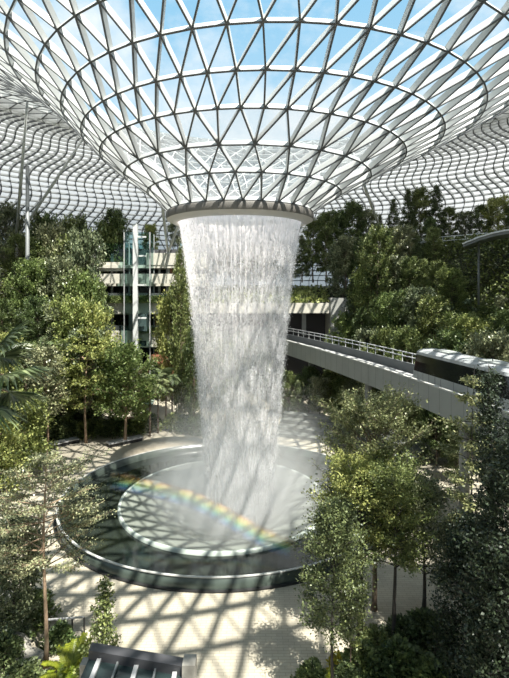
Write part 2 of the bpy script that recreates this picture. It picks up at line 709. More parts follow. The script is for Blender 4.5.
# unseen slab and wall, added right of the viewer to shade the near trees
gl_ = MB()
gl_.box(16.5, 34, 1, 19.5, 27.0, 27.7)
gl_.box(26, 34, 1, 21, -.1, 27.0)
struct(gl_.build('shade_slab', M['concrete']))

# planted cover of the hillsides (nobody could count it)


def leaf_cloud(P, D, size, seed, up=.5, fold=.14, aspect=.30):
    """diamond leaves at points P pointing along D; arrays in, (V, F) out"""
    rng = np.random.default_rng(seed)
    n = len(P)
    D = D + rng.normal(0, .55, (n, 3))
    D /= np.linalg.norm(D, axis=1, keepdims=True) + 1e-9
    U = rng.normal(0, 1, (n, 3)) * (1.25 - up)
    U[:, 2] += up * 1.6
    S = np.cross(D, U)
    S /= np.linalg.norm(S, axis=1, keepdims=True) + 1e-9
    Nn = np.cross(S, D)
    sz = size * rng.uniform(.65, 1.3, (n, 1))
    V = np.empty((n, 4, 3))
    V[:, 0] = P
    mid = P + D * sz * .5
    V[:, 1] = mid + S * sz * aspect + Nn * sz * fold
    V[:, 2] = P + D * sz
    V[:, 3] = mid - S * sz * aspect + Nn * sz * fold
    F = np.empty((n, 4), dtype=np.int32)
    F[:] = np.arange(n)[:, None] * 4 + np.arange(4)[None]
    return V.reshape(-1, 3), F


def cover(name, a0, a1, n, size, matl, label, seed):
    rng = np.random.default_rng(seed)
    P = []
    while len(P) < n:
        a = math.radians(rng.uniform(a0, a1))
        r = rng.uniform(26, 52)
        X = HC.x + r * math.sin(a)
        Y = HC.y + r * math.cos(a)
        if Y < 24:
            continue
        z = hill(X, Y)
        if z < .4:
            continue
        P.append((X, Y, z + abs(rng.normal(0, .55))))
    P = np.array(P)
    D = rng.normal(0, 1, (n, 3))
    D[:, 2] = abs(D[:, 2]) * .7
    V, F = leaf_cloud(P, D, size, seed + 1, .45)
    o = mesh(name, V, F, matl)
    return tag(o, label, 'undergrowth', kind='stuff')


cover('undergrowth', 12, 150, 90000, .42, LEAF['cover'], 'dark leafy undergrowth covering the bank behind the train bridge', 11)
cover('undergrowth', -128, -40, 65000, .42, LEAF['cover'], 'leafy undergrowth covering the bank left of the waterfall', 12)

# ------------------------------------------------------------------ pool, bowl, waterfall
PX, PY = -2.55, 42.1
pool = thing('pool', 'round dark pool with a low green glass wall under the waterfall', 'pool', (PX, PY, 0))
SX, SY = 14.1, 12.9
b_ = MB()
b_.lathe([(1.0, .0), (1.0, .84), (.985, .84), (.985, -.2)], 160, 0, 0, SX, SY)
b_.build('basin_wall', M['wall_green'], pool, True)
b_ = MB()
b_.lathe([(1.003, .82), (1.003, .87), (.990, .87), (.990, .82)], 160, 0, 0, SX, SY)
b_.build('coping', M['coping'], pool)
b_ = MB()
b_.lathe([(1.016, .0), (1.016, .10), (1.0, .10)], 160, 0, 0, SX, SY)
b_.build('kerb', M['black'], pool)
b_ = MB()
V = []
for k in range(160):
    a = 2 * PI * k / 160
    V += [(.987 * SX * math.cos(a), .987 * SY * math.sin(a), .14), (-.15 + 8.98 * math.cos(a), -.25 + 8.98 * math.sin(a), .14)]
b_.add(V, [(2 * k, 2 * ((k + 1) % 160), 2 * ((k + 1) % 160) + 1, 2 * k + 1) for k in range(160)])
b_.build('water', M['pool_water'], pool)

bowl = thing('bowl', 'pale concave bowl in the pool that catches the falling water', 'bowl', (PX - .15, 41.85, 0))
b_ = MB()
prof = []
for i in range(17):
    u = i / 16
    prof.append((8.82 - 5.4 * u, .36 - 1.75 * u ** 1.25))
b_.lathe(prof, 128)
b_.build('dish', M['bowl'], bowl, True)
b_ = MB()
b_.lathe([(8.80, .36), (8.92, .43), (9.05, .36), (9.08, .05)], 128)
b_.build('rim', M['bowl_rim'], bowl, True)
b_ = MB()
b_.lathe([(3.42, -1.39), (2.0, -1.7), (0.0, -1.75)], 64)
b_.build('whirlpool', M['bowl'], bowl, True)

WX, WY = -1.27, 42.0
wf = thing('waterfall', 'tall white waterfall dropping from the ring in the roof', 'waterfall', (0, 0, 0))
WP = [(5.45, 6.3), (5.25, 5.3), (4.93, 3.3), (4.40, 0), (4.04, -3.9), (3.73, -7.7), (3.55, -9.8), (3.2, -14), (3.0, -17.0), (2.95, -18.9)]


def wrad(z):
    z -= CAMZ
    for (r1, z1), (r2, z2) in zip(WP, WP[1:]):
        if z <= z1 and z >= z2:
            return r1 + (r2 - r1) * (z1 - z) / (z1 - z2)
    return WP[-1][0] if z < 0 else WP[0][0]


prof = []
for i in range(61):
    z = CAMZ + 6.3 - 26.2 * i / 60
    prof.append((wrad(z), z))
b_ = MB()
b_.lathe(prof, 96, WX, WY)
b_.build('water_film', M['film'], wf, True)
b_ = MB()
b_.lathe([(r * .62, z) for r, z in prof[22:]], 64, WX, WY)
b_.build('water_core', M['core'], wf, True)
rng = np.random.default_rng(5)
nd_ = 150000
zz = CAMZ + 5.6 - 25.6 * rng.uniform(0, 1, nd_)
zn = (CAMZ + 5.6 - zz) / 25.6
rr_ = np.array([wrad(z) for z in zz])
spread = .015 + .09 * zn + 0.03
rad = rr_ * (1 + rng.normal(0, 1, nd_) * spread * .55 - spread * .3)
inner = rng.uniform(0, 1, nd_) < .42 * np.clip(zn * 1.6, 0, 1)
rad = np.where(inner, rr_ * np.sqrt(rng.uniform(0, 1, nd_)), rad)
ang = rng.uniform(0, 2 * PI, nd_)
# strands: bunch the drops
ang = ang + .035 * np.sin(ang * 61) + .02 * np.sin(ang * 23 + 1)
P = np.stack([WX + rad * np.cos(ang), WY + rad * np.sin(ang), zz], 1)
hw = rng.uniform(.012, .026, nd_)
hl = hw * rng.uniform(1.2, 3.5, nd_)
V = np.empty((nd_, 5, 3))
for q, (ax, ay, az) in enumerate(((1, 0, 0), (-.5, .866, 0), (-.5, -.866, 0), (0, 0, 1), (0, 0, -1))):
    V[:, q] = P + np.stack([ax * hw, ay * hw, az * hl], 1)
fb = np.array([(0, 1, 3), (1, 2, 3), (2, 0, 3), (1, 0, 4), (2, 1, 4), (0, 2, 4)])
F = (np.arange(nd_)[:, None, None] * 5 + fb[None]).reshape(-1, 3)
dr_ = mesh('droplets', V.reshape(-1, 3), F, M['drop'], wf)
dr_['kind'] = 'stuff'


def mist_nodes(t, v):
    v.inputs['Color'].default_value = (.97, .97, .95, 1)
    c = t.nodes.new('ShaderNodeTexCoord')
    s = t.nodes.new('ShaderNodeSeparateXYZ')
    t.links.new(c.outputs['Object'], s.inputs[0])
    # object coordinates: metres from the foot of the fall
    ln = t.nodes.new('ShaderNodeVectorMath')
    ln.operation = 'LENGTH'
    fl_ = t.nodes.new('ShaderNodeVectorMath')
    fl_.operation = 'MULTIPLY'
    fl_.inputs[1].default_value = (1, 1, 0)
    t.links.new(c.outputs['Object'], fl_.inputs[0])
    t.links.new(fl_.outputs[0], ln.inputs[0])
    a = t.nodes.new('ShaderNodeMapRange')
    a.inputs['From Min'].default_value = 2.0
    a.inputs['From Max'].default_value = 8.8
    a.inputs['To Min'].default_value = 1
    a.inputs['To Max'].default_value = 0
    t.links.new(ln.outputs['Value'], a.inputs['Value'])
    h = t.nodes.new('ShaderNodeMapRange')
    h.inputs['From Min'].default_value = 0
    h.inputs['From Max'].default_value = 11.0
    h.inputs['To Min'].default_value = 1
    h.inputs['To Max'].default_value = 0
    t.links.new(s.outputs['Z'], h.inputs['Value'])
    p = t.nodes.new('ShaderNodeMath')
    p.operation = 'POWER'
    p.inputs[1].default_value = 2.0
    t.links.new(h.outputs[0], p.inputs[0])
    q = t.nodes.new('ShaderNodeMath')
    q.operation = 'MULTIPLY'
    t.links.new(a.outputs[0], q.inputs[0])
    t.links.new(p.outputs[0], q.inputs[1])
    d = t.nodes.new('ShaderNodeMath')
    d.operation = 'MULTIPLY'
    d.inputs[1].default_value = .34
    t.links.new(q.outputs[0], d.inputs[0])
    t.links.new(d.outputs[0], v.inputs['Density'])


M['mist'] = volume_mat('mist', mist_nodes)
b_ = MB()
b_.lathe([(0.001, -2.3), (3.5, -1.4), (8.6, .4), (8.8, 1.02), (8.8, 6), (6.5, 11), (0.001, 11)], 40)
mist = b_.build('mist', M['mist'], wf)
mist.location = (WX, WY, 0)
mist['kind'] = 'stuff'

# rainbow over the spray: its refracted light painted as a soft coloured ribbon
rb = bpy.data.materials.new('rainbow_ribbon')
rb.use_nodes = True
t = rb.node_tree
t.nodes.clear()
o_ = t.nodes.new('ShaderNodeOutputMaterial')
uv = t.nodes.new('ShaderNodeUVMap')
uv.uv_map = 'across'
sp = t.nodes.new('ShaderNodeSeparateXYZ')
t.links.new(uv.outputs[0], sp.inputs[0])
cr = t.nodes.new('ShaderNodeValToRGB')
el = cr.color_ramp.elements
el[0].position = .0
el[0].color = (.42, .36, .62, 1)
el[1].position = 1.0
el[1].color = (.55, .22, .10, 1)
for p, c_ in ((.2, (.22, .40, .85)), (.38, (.20, .62, .58)), (.52, (.50, .72, .25)), (.68, (.92, .78, .22)), (.84, (.90, .48, .16))):
    e_ = el.new(p)
    e_.color = (*c_, 1)
t.links.new(sp.outputs['X'], cr.inputs[0])
ar = t.nodes.new('ShaderNodeValToRGB')
ar.color_ramp.interpolation = 'EASE'
al = ar.color_ramp.elements
al[0].position = 0
al[0].color = (0, 0, 0, 1)
al[1].position = 1
al[1].color = (0, 0, 0, 1)
for p, q in ((.3, .75), (.5, 1.0), (.72, 1.0)):
    e_ = al.new(p)
    e_.color = (q, q, q, 1)
t.links.new(sp.outputs['X'], ar.inputs[0])
ae = t.nodes.new('ShaderNodeMath')
ae.operation = 'MULTIPLY'
t.links.new(ar.outputs[0], ae.inputs[0])
t.links.new(sp.outputs['Y'], ae.inputs[1])
df = t.nodes.new('ShaderNodeBsdfDiffuse')
tl = t.nodes.new('ShaderNodeBsdfTranslucent')
t.links.new(cr.outputs[0], df.inputs[0])
t.links.new(cr.outputs[0], tl.inputs[0])
ms = t.nodes.new('ShaderNodeMixShader')
ms.inputs[0].default_value = .45
t.links.new(df.outputs[0], ms.inputs[1])
t.links.new(tl.outputs[0], ms.inputs[2])
tr = t.nodes.new('ShaderNodeBsdfTransparent')
m2 = t.nodes.new('ShaderNodeMixShader')
t.links.new(ae.outputs[0], m2.inputs[0])
t.links.new(tr.outputs[0], m2.inputs[1])
t.links.new(ms.outputs[0], m2.inputs[2])
t.links.new(m2.outputs[0], o_.inputs[0])
ctr = [at(108, 480, 38.8), at(130, 484, 38.2), at(142.5, 487, 37.7), at(186.5, 498, 36.6), at(219.5, 513, 35.4), at(252.5, 532, 33.9), at(277, 544, 32.9), at(293, 549, 32.3)]
fine = []
for i in range(len(ctr) - 1):
    for q in range(6):
        u = q / 6
        p0, p1, p2, p3 = ctr[max(i - 1, 0)], ctr[i], ctr[i + 1], ctr[min(i + 2, len(ctr) - 1)]
        fine.append(.5 * ((2 * p1) + (p2 - p0) * u + (2 * p0 - 5 * p1 + 4 * p2 - p3) * u * u + (3 * p1 - p0 - 3 * p2 + p3) * u ** 3))
fine.append(ctr[-1])
V = []
F = []
UVs = []
NA = 13
for i, p in enumerate(fine):
    d = (fine[min(i + 1, len(fine) - 1)] - fine[max(i - 1, 0)]).normalized()
    nrm = d.cross(Vector((0, -.84, .54))).normalized()
    if nrm.z > 0:
        nrm = -nrm
    acr = -nrm
    u = i / (len(fine) - 1)
    fade = min(1, u / .16) * min(1, (1 - u) / .07) * (.20 + .16 * u)
    for j in range(NA):
        s = j / (NA - 1)
        V.append(p + acr * ((s - .5) * 1.55) + Vector((0, -.84, .54)) * (.12 * math.sin(PI * s)))
        UVs.append((s, fade))
for i in range(len(fine) - 1):
    for j in range(NA - 1):
        F.append((i * NA + j, i * NA + j + 1, (i + 1) * NA + j + 1, (i + 1) * NA + j))
rbo = mesh('rainbow', V, F, rb, None, True)
ul = rbo.data.uv_layers.new(name='across')
for lp in rbo.data.loops:
    ul.data[lp.index].uv = UVs[lp.vertex_index]
tag(rbo, 'faint rainbow arc in the spray over the pale bowl', 'rainbow')

# ------------------------------------------------------------------ bridge and train


def brx(Y):
    return 16.7 - .204 * (Y - 31) - .00195 * (Y - 31) * (Y - 45)


def brdir(Y):
    return Vector((-.204 - .00195 * (2 * Y - 76), 1, 0)).normalized()


def bpt(Y, off, z):
    """a point on the bridge: off metres in from the near edge"""
    d = brdir(Y)
    return Vector((brx(Y) + d.y * off, Y - d.x * off, z))


bridge = thing('train_bridge', 'long grey concrete train bridge curving behind the waterfall', 'bridge', (0, 0, 0))


def sweep(name, sect, m, y0=18, y1=86, n=60):
    V = []
    F = []
    k = len(sect)
    for i in range(n + 1):
        Y = y0 + (y1 - y0) * i / n
        for (o, z) in sect:
            V.append(bpt(Y, o, z))
    for i in range(n):
        for j in range(k):
            j2 = (j + 1) % k
            F.append((i * k + j, i * k + j2, (i + 1) * k + j2, (i + 1) * k + j))
    F.append(tuple(range(k)))
    F.append(tuple(n * k + j for j in range(k - 1, -1, -1)))
    return mesh(name, V, F, m, bridge)


BW = 5.2
sweep('girder', [(.10, 9.3), (.10, 8.5), (.5, 8.25), (BW - .5, 8.25), (BW - .1, 8.5), (BW - .1, 9.3)], M['parapet'])
sweep('deck', [(.2, 9.3), (.2, 9.5), (BW - .2, 9.5), (BW - .2, 9.3)], M['deck'])
sweep('parapet', [(0, 8.3), (0, 10.48), (.22, 10.48), (.22, 8.3)], M['parapet'])
sweep('coping', [(-.03, 10.48), (-.03, 10.60), (.26, 10.60), (.26, 10.48)], M['coping'])
sweep('parapet', [(BW - .22, 8.3), (BW - .22, 10.48), (BW, 10.48), (BW, 8.3)], M['grey_steel'])
for o in (1.45, 3.55):
    sweep('running_track', [(o - .3, 9.5), (o - .3, 9.72), (o + .3, 9.72), (o + .3, 9.5)], M['rail'])
sweep('guide_rail', [(2.4, 9.5), (2.4, 9.85), (2.6, 9.85), (2.6, 9.5)], M['rail_light'])
sweep('power_rail', [(.55, 9.9), (.55, 10.0), (.62, 10.0), (.62, 9.9)], M['rail_light'])
for z in (11.1, 11.55):
    sweep('handrail', [(BW - .14, z), (BW - .14, z + .09), (BW - .04, z + .09), (BW - .04, z)], M['rail_light'])
Y = 28.0
while Y < 84:
    b_ = MB()
    p = bpt(Y, BW - .09, 10.48)
    b_.bar(p, p + Vector((0, 0, 1.1)), .06, .06, brdir(Y))
    b_.build('post', M['rail_light'], bridge)
    Y += 1.9
Y = 28.0
while Y < 84:
    b_ = MB()
    p = bpt(Y, -.004, 8.32)
    b_.bar(p, p + Vector((0, 0, 2.14)), .03, .02, brdir(Y).cross(Vector((0, 0, 1))))
    b_.build('panel_joint', M['seam'], bridge)
    Y += 1.55
Y = 28.0
while Y < 84:
    b_ = MB()
    p = bpt(Y, .58, 9.5)
    b_.bar(p, p + Vector((0, 0, .42)), .08, .08, brdir(Y))
    b_.build('rail_bracket', M['rail_light'], bridge)
    Y += 2.2
for Y in (23.0, 39.0, 55.5, 71.5):
    b_ = MB()
    p = bpt(Y, 2.4, 0)
    b_.tube([p, p + Vector((0, 0, 8.3))], [.42, .42], 20)
    b_.tube([p + Vector((0, 0, 7.6)), p + Vector((0, 0, 8.3))], [.45, .95], 20)
    b_.build('pillar', M['concrete'], bridge, True)

tY = 38.6
d = brdir(tY)
tp = bpt(tY, 2.5, 9.72)
train = thing('train', 'grey and black people-mover train car on the bridge', 'train', tp, math.atan2(-d.x, d.y))
TL = 6.6


def nose(z):
    return TL - max(0, z - .95) * .24 - max(0, .5 - z) * .2


def shell(name, prof, m, rows=1):
    """prof: list of (halfwidth, z); one shell of the car with tapered noses at both ends"""
    V = []
    F = []
    ys = []
    for i, (hw, z) in enumerate(prof):
        e = nose(z)
        loop = []
        cr_ = .42
        for (sx, sy) in ((1, 1), (-1, 1), (-1, -1), (1, -1)):
            pts = []
            for q in range(5):
                a = q / 4 * PI / 2
                pts.append((sx * (hw - cr_ + cr_ * math.cos(a)), sy * (e - cr_ + cr_ * math.sin(a)), z))
            if sx * sy < 0:
                pts.reverse()
            loop += pts
        ys.append(len(loop))
        V += loop
    k = ys[0]
    for i in range(len(prof) - 1):
        for j in range(k):
            j2 = (j + 1) % k
            F.append((i * k + j, i * k + j2, (i + 1) * k + j2, (i + 1) * k + j))
    F.append(tuple(range(k - 1, -1, -1)))
    F.append(tuple((len(prof) - 1) * k + j for j in range(k)))
    return mesh(name, V, F, m, train)


shell('body', [(1.22, .28), (1.36, .45), (1.38, 1.28)], M['train_white'])
shell('window_band', [(1.365, 1.28), (1.36, 2.2), (1.30, 2.85)], M['train_glass'])
shell('roof', [(1.315, 2.85), (1.25, 3.10), (1.05, 3.26), (.7, 3.32)], M['train_roof'])
shell('undercarriage', [(1.0, 0.02), (1.1, .28)], M['train_dark'])
for s in (-1, 1):
    for y0 in (-3.6, 3.6):
        for yy in (y0 - .48, y0 + .48):
            b_ = MB()
            b_.box(s * 1.38 - .012, s * 1.38 + .012, yy - .45, yy + .45, .42, 1.27)
            dl = b_.build('door', M['train_white'], train)
            b_ = MB()
            b_.box(s * 1.362 - .012, s * 1.362 + .012, yy - .42, yy + .42, 1.30, 2.2)
            b_.build('door_window', M['train_glass'], dl)
        for yy in (y0 - .95, y0, y0 + .95):
            b_ = MB()
            b_.box(s * 1.385 - .012, s * 1.385 + .012, yy - .02, yy + .02, .42, 1.28)
            b_.build('panel_joint', M['train_dark'], train)
for y0 in (-5.4, -1.8, 0, 1.8, 5.4):
    for s in (-1, 1):
        b_ = MB()
        b_.box(s * 1.385 - .01, s * 1.385 + .01, y0 - .012, y0 + .012, .45, 1.28)
        b_.build('panel_joint', M['seam'], train)
for y0 in (-3.2, 3.0):
    b_ = MB()
    b_.box(-.62, .62, y0 - 1.2, y0 + 1.2, 3.32, 3.46)
    b_.build('roof_unit', M['train_white'], train)

# ------------------------------------------------------------------ gallery building on the left behind the lift
S78 = 78 / FPX
bx = lambda px: (px - 254.5) * S78
bz = lambda py: CAMZ + (290 - py) * S78
gb = thing('gallery_building', 'open beige gallery floors behind the white lift mast', 'building', (0, 78, 0))
XL, XR = bx(84), bx(206)


def gbox(name, px0, px1, py0, py1, y0, y1, m):
    b = MB()
    b.box(bx(px0), bx(px1), y0, y1, bz(py1), bz(py0))
    return b.build(name, m, gb)


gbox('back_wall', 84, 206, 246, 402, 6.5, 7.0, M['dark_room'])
for (py0, py1) in ((265, 268), (283, 286), (313, 315), (346, 348)):
    gbox('floor_slab', 84, 206, py0, py1, 0.1, 6.5, M['beige'])
gbox('facade_panel', 146, 206, 253, 265, 0, .5, M['beige'])
gbox('facade_panel', 84, 122, 262, 271, .4, .8, M['beige'])
gbox('parapet', 84, 206, 274, 283.5, -1.2, -.9, M['beige'])
gbox('parapet', 84, 206, 300, 313, -1.6, -1.2, M['beige'])
gbox('parapet', 84, 206, 330, 346, -1.2, -.8, M['beige'])
gbox('glass_railing', 84, 206, 293, 300, -1.5, -1.46, M['rail_glass'])
gbox('glass_railing', 84, 206, 325, 330, -1.1, -1.06, M['rail_glass'])
gbox('glass_front', 104, 150, 243, 265, .6, .65, M['lift_glass'])
gbox('hanging_board', 181, 191, 244, 252, -.5, -.35, M['blue_screen'])
gbox('window', 141, 148, 340, 345, -1.26, -1.2, M['teal_glass'])
gbox('wall_panel', 160, 168, 313, 329, 2, 2.3, M['brown'])
gbox('wall_panel', 150, 157, 314, 329, 2.5, 2.8, M['brown'])
gbox('wall_panel', 168, 180, 265, 273, 2, 2.3, M['brown'])
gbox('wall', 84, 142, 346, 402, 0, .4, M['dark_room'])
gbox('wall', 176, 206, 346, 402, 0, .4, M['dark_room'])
for px in (92, 110, 128, 158, 176, 194):
    gbox('column', px - 1, px + 1, 253, 402, 1.0, 1.4, M['concrete'])
b_ = MB()
V = []
cxx, czz = bx(158), bz(378)
ro, ri = bx(175) - bx(158), bx(168) - bx(158)
nseg = 20
for i in range(nseg + 1):
    a = PI * i / nseg
    for (r, y) in ((ro, 0), (ri, 0), (ri, 2.5), (ro, 2.5)):
        V.append((cxx + r * math.cos(a), y - .6, czz + r * 1.5 * math.sin(a)))
F = []
for i in range(nseg):
    for j in range(4):
        j2 = (j + 1) % 4
        F.append((i * 4 + j, i * 4 + j2, i * 4 + 4 + j2, i * 4 + 4 + j))
b_.add(V, F)
b_.build('arch', M['brown'], gb)

# lift mast
S75 = 75 / FPX
lx = (135.5 - 254.5) * S75
lift = thing('lift_tower', 'white steel lift mast with a glass shaft in front of the gallery', 'lift', (lx, 75, 0))
b_ = MB()
b_.box(-.35, .35, -.3, .3, 0, CAMZ + (290 - 224) * S75)
b_.build('mast', M['white_steel'], lift)
b_ = MB()
b_.box(-1.9, 2.2, .4, 3.4, 0, CAMZ + (290 - 232) * S75)
b_.build('glass_shaft', M['lift_glass'], lift)
for py in (237, 256, 285, 318):
    z = CAMZ + (290 - py) * S75
    b_ = MB()
    b_.box(-.35, 1.7, -.2, .2, z - .12, z + .12)
    b_.build('crossbar', M['white_steel'], lift)
for (x, y) in ((-1.9, .4), (2.2, .4), (-1.9, 3.4), (2.2, 3.4)):
    b_ = MB()
    b_.box(x - .08, x + .08, y - .08, y + .08, 0, CAMZ + (290 - 232) * S75)
    b_.build('post', M['rail'], lift)
b_ = MB()
b_.box(-1.2, 1.6, .9, 2.9, CAMZ - 6.6, CAMZ - 3.8)
b_.build('cabin', M['grey_steel'], lift)

# portal where the bridge runs into the terrace, right of the waterfall
S84 = 86 / FPX
qx = lambda px: (px - 254.5) * S84
qz = lambda py: CAMZ + (290 - py) * S84
pt = thing('tunnel_portal', 'planted concrete terrace with the dark tunnel the bridge enters', 'terrace', (0, 86, 0))


def qbox(name, px0, px1, py0, py1, y0, y1, m):
    b = MB()
    b.box(qx(px0), qx(px1), y0, y1, qz(py1), qz(py0))
    return b.build(name, m, pt)


qbox('parapet', 196, 331, 303, 313, -.5, 0, M['beige'])
qbox('roof_slab', 196, 331, 309, 313, 0, 9, M['concrete'])
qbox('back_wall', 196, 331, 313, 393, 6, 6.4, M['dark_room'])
qbox('planting_bed', 190, 362, 287, 300, 9, 22, M['soil'])
qbox('rear_wall', 190, 362, 300, 394, 21, 22, M['concrete'])
qbox('side_wall', 330, 352, 298, 393, -.9, 6, M['concrete'])
qbox('column', 303, 307, 313, 336, 1.5, 2.2, M['concrete'])
qbox('column', 268, 272, 313, 336, 1.5, 2.2, M['concrete'])
b_ = MB()
b_.add([(qx(196), 0, qz(304)), (qx(331), 0, qz(304)), (qx(331), 9, qz(287)), (qx(196), 9, qz(287)), (qx(196), 9, qz(313)), (qx(331), 9, qz(313)), (qx(196), 0, qz(313)), (qx(331), 0, qz(313))],
       [(0, 1, 2, 3), (3, 2, 5, 4), (0, 3, 4, 6), (1, 7, 5, 2)])
b_.build('planting_bed', M['soil'], pt)
rng = np.random.default_rng(77)
n = 2600
u = rng.uniform(0, 1, n)
P = np.stack([rng.uniform(qx(196), qx(331), n), u * 9, qz(304) + u * (qz(287) - qz(304)) + rng.uniform(0, .3, n)], 1)
D = rng.normal(0, 1, (n, 3))
D[:, 2] = abs(D[:, 2])
V, F = leaf_cloud(P, D, .6, 3, .5)
o = mesh('ground_planting', V, F, LEAF['bright'], pt)
o['kind'] = 'stuff'

# curved sitting steps behind the pool, right of the waterfall
b_ = MB()
for k in range(4):
    r0 = 18.6 + k * 1.5
    b_.lathe([(r0, 0), (r0, .45 * (k + 1)), (r0 + 1.5, .45 * (k + 1))], 60, PX, PY, 1, 1, 0, math.radians(22), math.radians(74))
steps = b_.build('sitting_steps', M['shaded_stone'])
tag(steps, 'curved grey sitting steps behind the pool right of the waterfall', 'steps')

# ------------------------------------------------------------------ roof struts


def node_near(px, py, ks):
    best = None
    for k in ks:
        for i, p in enumerate(nodes[k]):
            if p.y < 44:
                continue
            x = 254.5 + FPX * p.x / p.y
            y = 290 - FPX * (p.z - CAMZ) / p.y
            s = (x - px) ** 2 + (y - py) ** 2
            if best is None or s < best[0]:
                best = (s, p)
    return best[1]


def strut(base, tops, label, m='white_steel', r=.22):
    t_ = thing('roof_strut', label, 'strut', base, 0, 'struts holding up the roof')
    for p in tops:
        b = MB()
        q = p - base
        b.tube([(0, 0, 0), q * .5, q], [r * .8, r * 1.1, r * .6], 10)
        b.build('leg', M[m], t_, True)
    b = MB()
    b.tube([(0, 0, -base.z), (0, 0, .15)], [r * 1.6, r * 1.5], 12)
    b.build('base_post', M['concrete'], t_, True)


strut(at(168, 253, 79), [node_near(148, 186, (7, 8, 9)), node_near(186, 200, (5, 6, 7, 8))], 'white V-shaped roof strut just left of the waterfall ring')
strut(at(379, 226, 80), [node_near(356, 182, (8, 9, 10, 11))], 'white slanting roof strut right of the waterfall above the trees')
strut(at(16, 240, 80), [node_near(-4, 180, (10, 11, 12)), node_near(75, 165, (11, 12, 13))], 'white forked roof strut at the far left edge')
pl = at(27.5, 245, 70)
tp_ = at(27.5, 166, 70)
pol = thing('roof_pole', 'dark vertical pole rising from the trees at the far left', 'pole', (pl.x, pl.y, 0))
b_ = MB()
b_.tube([(0, 0, 0), (0, 0, tp_.z)], [.30, .26], 12)
b_.build('shaft', M['grey_steel'], pol, True)
b_ = MB()
b_.tube([(0, 0, tp_.z), (0, 0, tp_.z + .5)], [.12, .12], 8)
b_.build('cap', M['white_steel'], pol, True)

# canopy at the right edge
cn = thing('canopy', 'thin curved dark canopy with a pale edge at the right edge', 'canopy', (0, 0, 0))
V = []
F = []
CP = [at(463, 247, 62), at(478, 241, 60), at(495, 236, 57), at(515, 232.5, 54), at(540, 231, 50)]
for p in CP:
    V += [p, p + Vector((3.2, 6.5, .2)), p + Vector((3.2, 6.5, .55)), p + Vector((0, 0, .42))]
for i in range(len(CP) - 1):
    for j in range(4):
        j2 = (j + 1) % 4
        F.append((i * 4 + j, i * 4 + 4 + j, i * 4 + 4 + j2, i * 4 + j2))
F += [(0, 1, 2, 3), (19, 18, 17, 16)]
mesh('roof_slab', V, F, M['grey_steel'], cn)
b_ = MB()
for p, q in zip(CP, CP[1:]):
    b_.bar(p + Vector((-.1, -.1, .34)), q + Vector((-.1, -.1, .34)), .15, .16)
b_.build('edge_trim', M['rail_light'], cn)
for p in (CP[1], CP[3]):
    b_ = MB()
    g = p + Vector((1.6, 3.2, .1))
    b_.tube([(g.x, g.y, hill(g.x, g.y)), g], .14, 10)
    b_.build('post', M['grey_steel'], cn, True)
# railing along the top of the right hand bank
rl = thing('terrace_railing', 'pale railing along the top of the planted bank', 'railing', (0, 0, 0))
for z in (.5, 1.15):
    b_ = MB()
    for k in range(24):
        a0, a1 = [math.radians(27 + 2.2 * q) for q in (k, k + 1)]
        P0 = Vector((HC.x + 46.5 * math.sin(a0), HC.y + 46.5 * math.cos(a0), 26 + z))
        P1 = Vector((HC.x + 46.5 * math.sin(a1), HC.y + 46.5 * math.cos(a1), 26 + z))
        b_.bar(P0, P1, .1, .1)
    b_.build('handrail', M['rail_light'], rl)
for k in range(25):
    b_ = MB()
    a0 = math.radians(27 + 2.2 * k)
    P0 = Vector((HC.x + 46.5 * math.sin(a0), HC.y + 46.5 * math.cos(a0), 25.6))
    b_.bar(P0, P0 + Vector((0, 0, 1.6)), .08, .08, (1, 0, 0))
    b_.build('post', M['rail_light'], rl)

# ------------------------------------------------------------------ furniture of the plaza


def bench(p, q, label):
    p = Vector((p.x, p.y, 0))
    q = Vector((q.x, q.y, 0))
    ln = (q - p).length
    t_ = thing('bench', label, 'bench', (p + q) / 2, math.atan2(q.y - p.y, q.x - p.x), 'benches along the path')
    b = MB()
    b.box(-ln / 2, ln / 2, -.45, .45, .0, .38)
    b.build('plinth', M['black'], t_)
    b = MB()
    b.box(-ln / 2 - .05, ln / 2 + .05, -.55, .55, .38, .52)
    b.build('seat', M['rail'], t_)


bench(at(108, 447, 56), at(141, 439.5, 58.7), 'dark bench at the foot of the middle tree by the pool')
bench(at(42, 450, 55), at(77, 440, 58), 'dark bench beside the slim tree left of the pool')

# glass-roofed pavilion at the bottom edge, just below the viewing place
st = thing('glass_pavilion', 'low pavilion with dark glass roof and beam edge at the bottom edge', 'pavilion', (0, 0, 0))
A = at(92, 642, 18.4)
B = at(188, 655, 17.6)
A.z = B.z = 4.9
C_ = B + Vector((.1, -4.5, 0))
D_ = A + Vector((-.2, -4.5, 0))
dn = Vector((0, 0, 1))
ex = (B - A).normalized()
ey = (C_ - B).normalized()


def slab(name, p, q, r_, s_, th, m):
    b = MB()
    P4 = [p, q, r_, s_]
    b.add([v - dn * th for v in P4] + P4, [(3, 2, 1, 0), (4, 5, 6, 7), (0, 1, 5, 4), (1, 2, 6, 5), (2, 3, 7, 6), (3, 0, 4, 7)])
    return b.build(name, m, st)


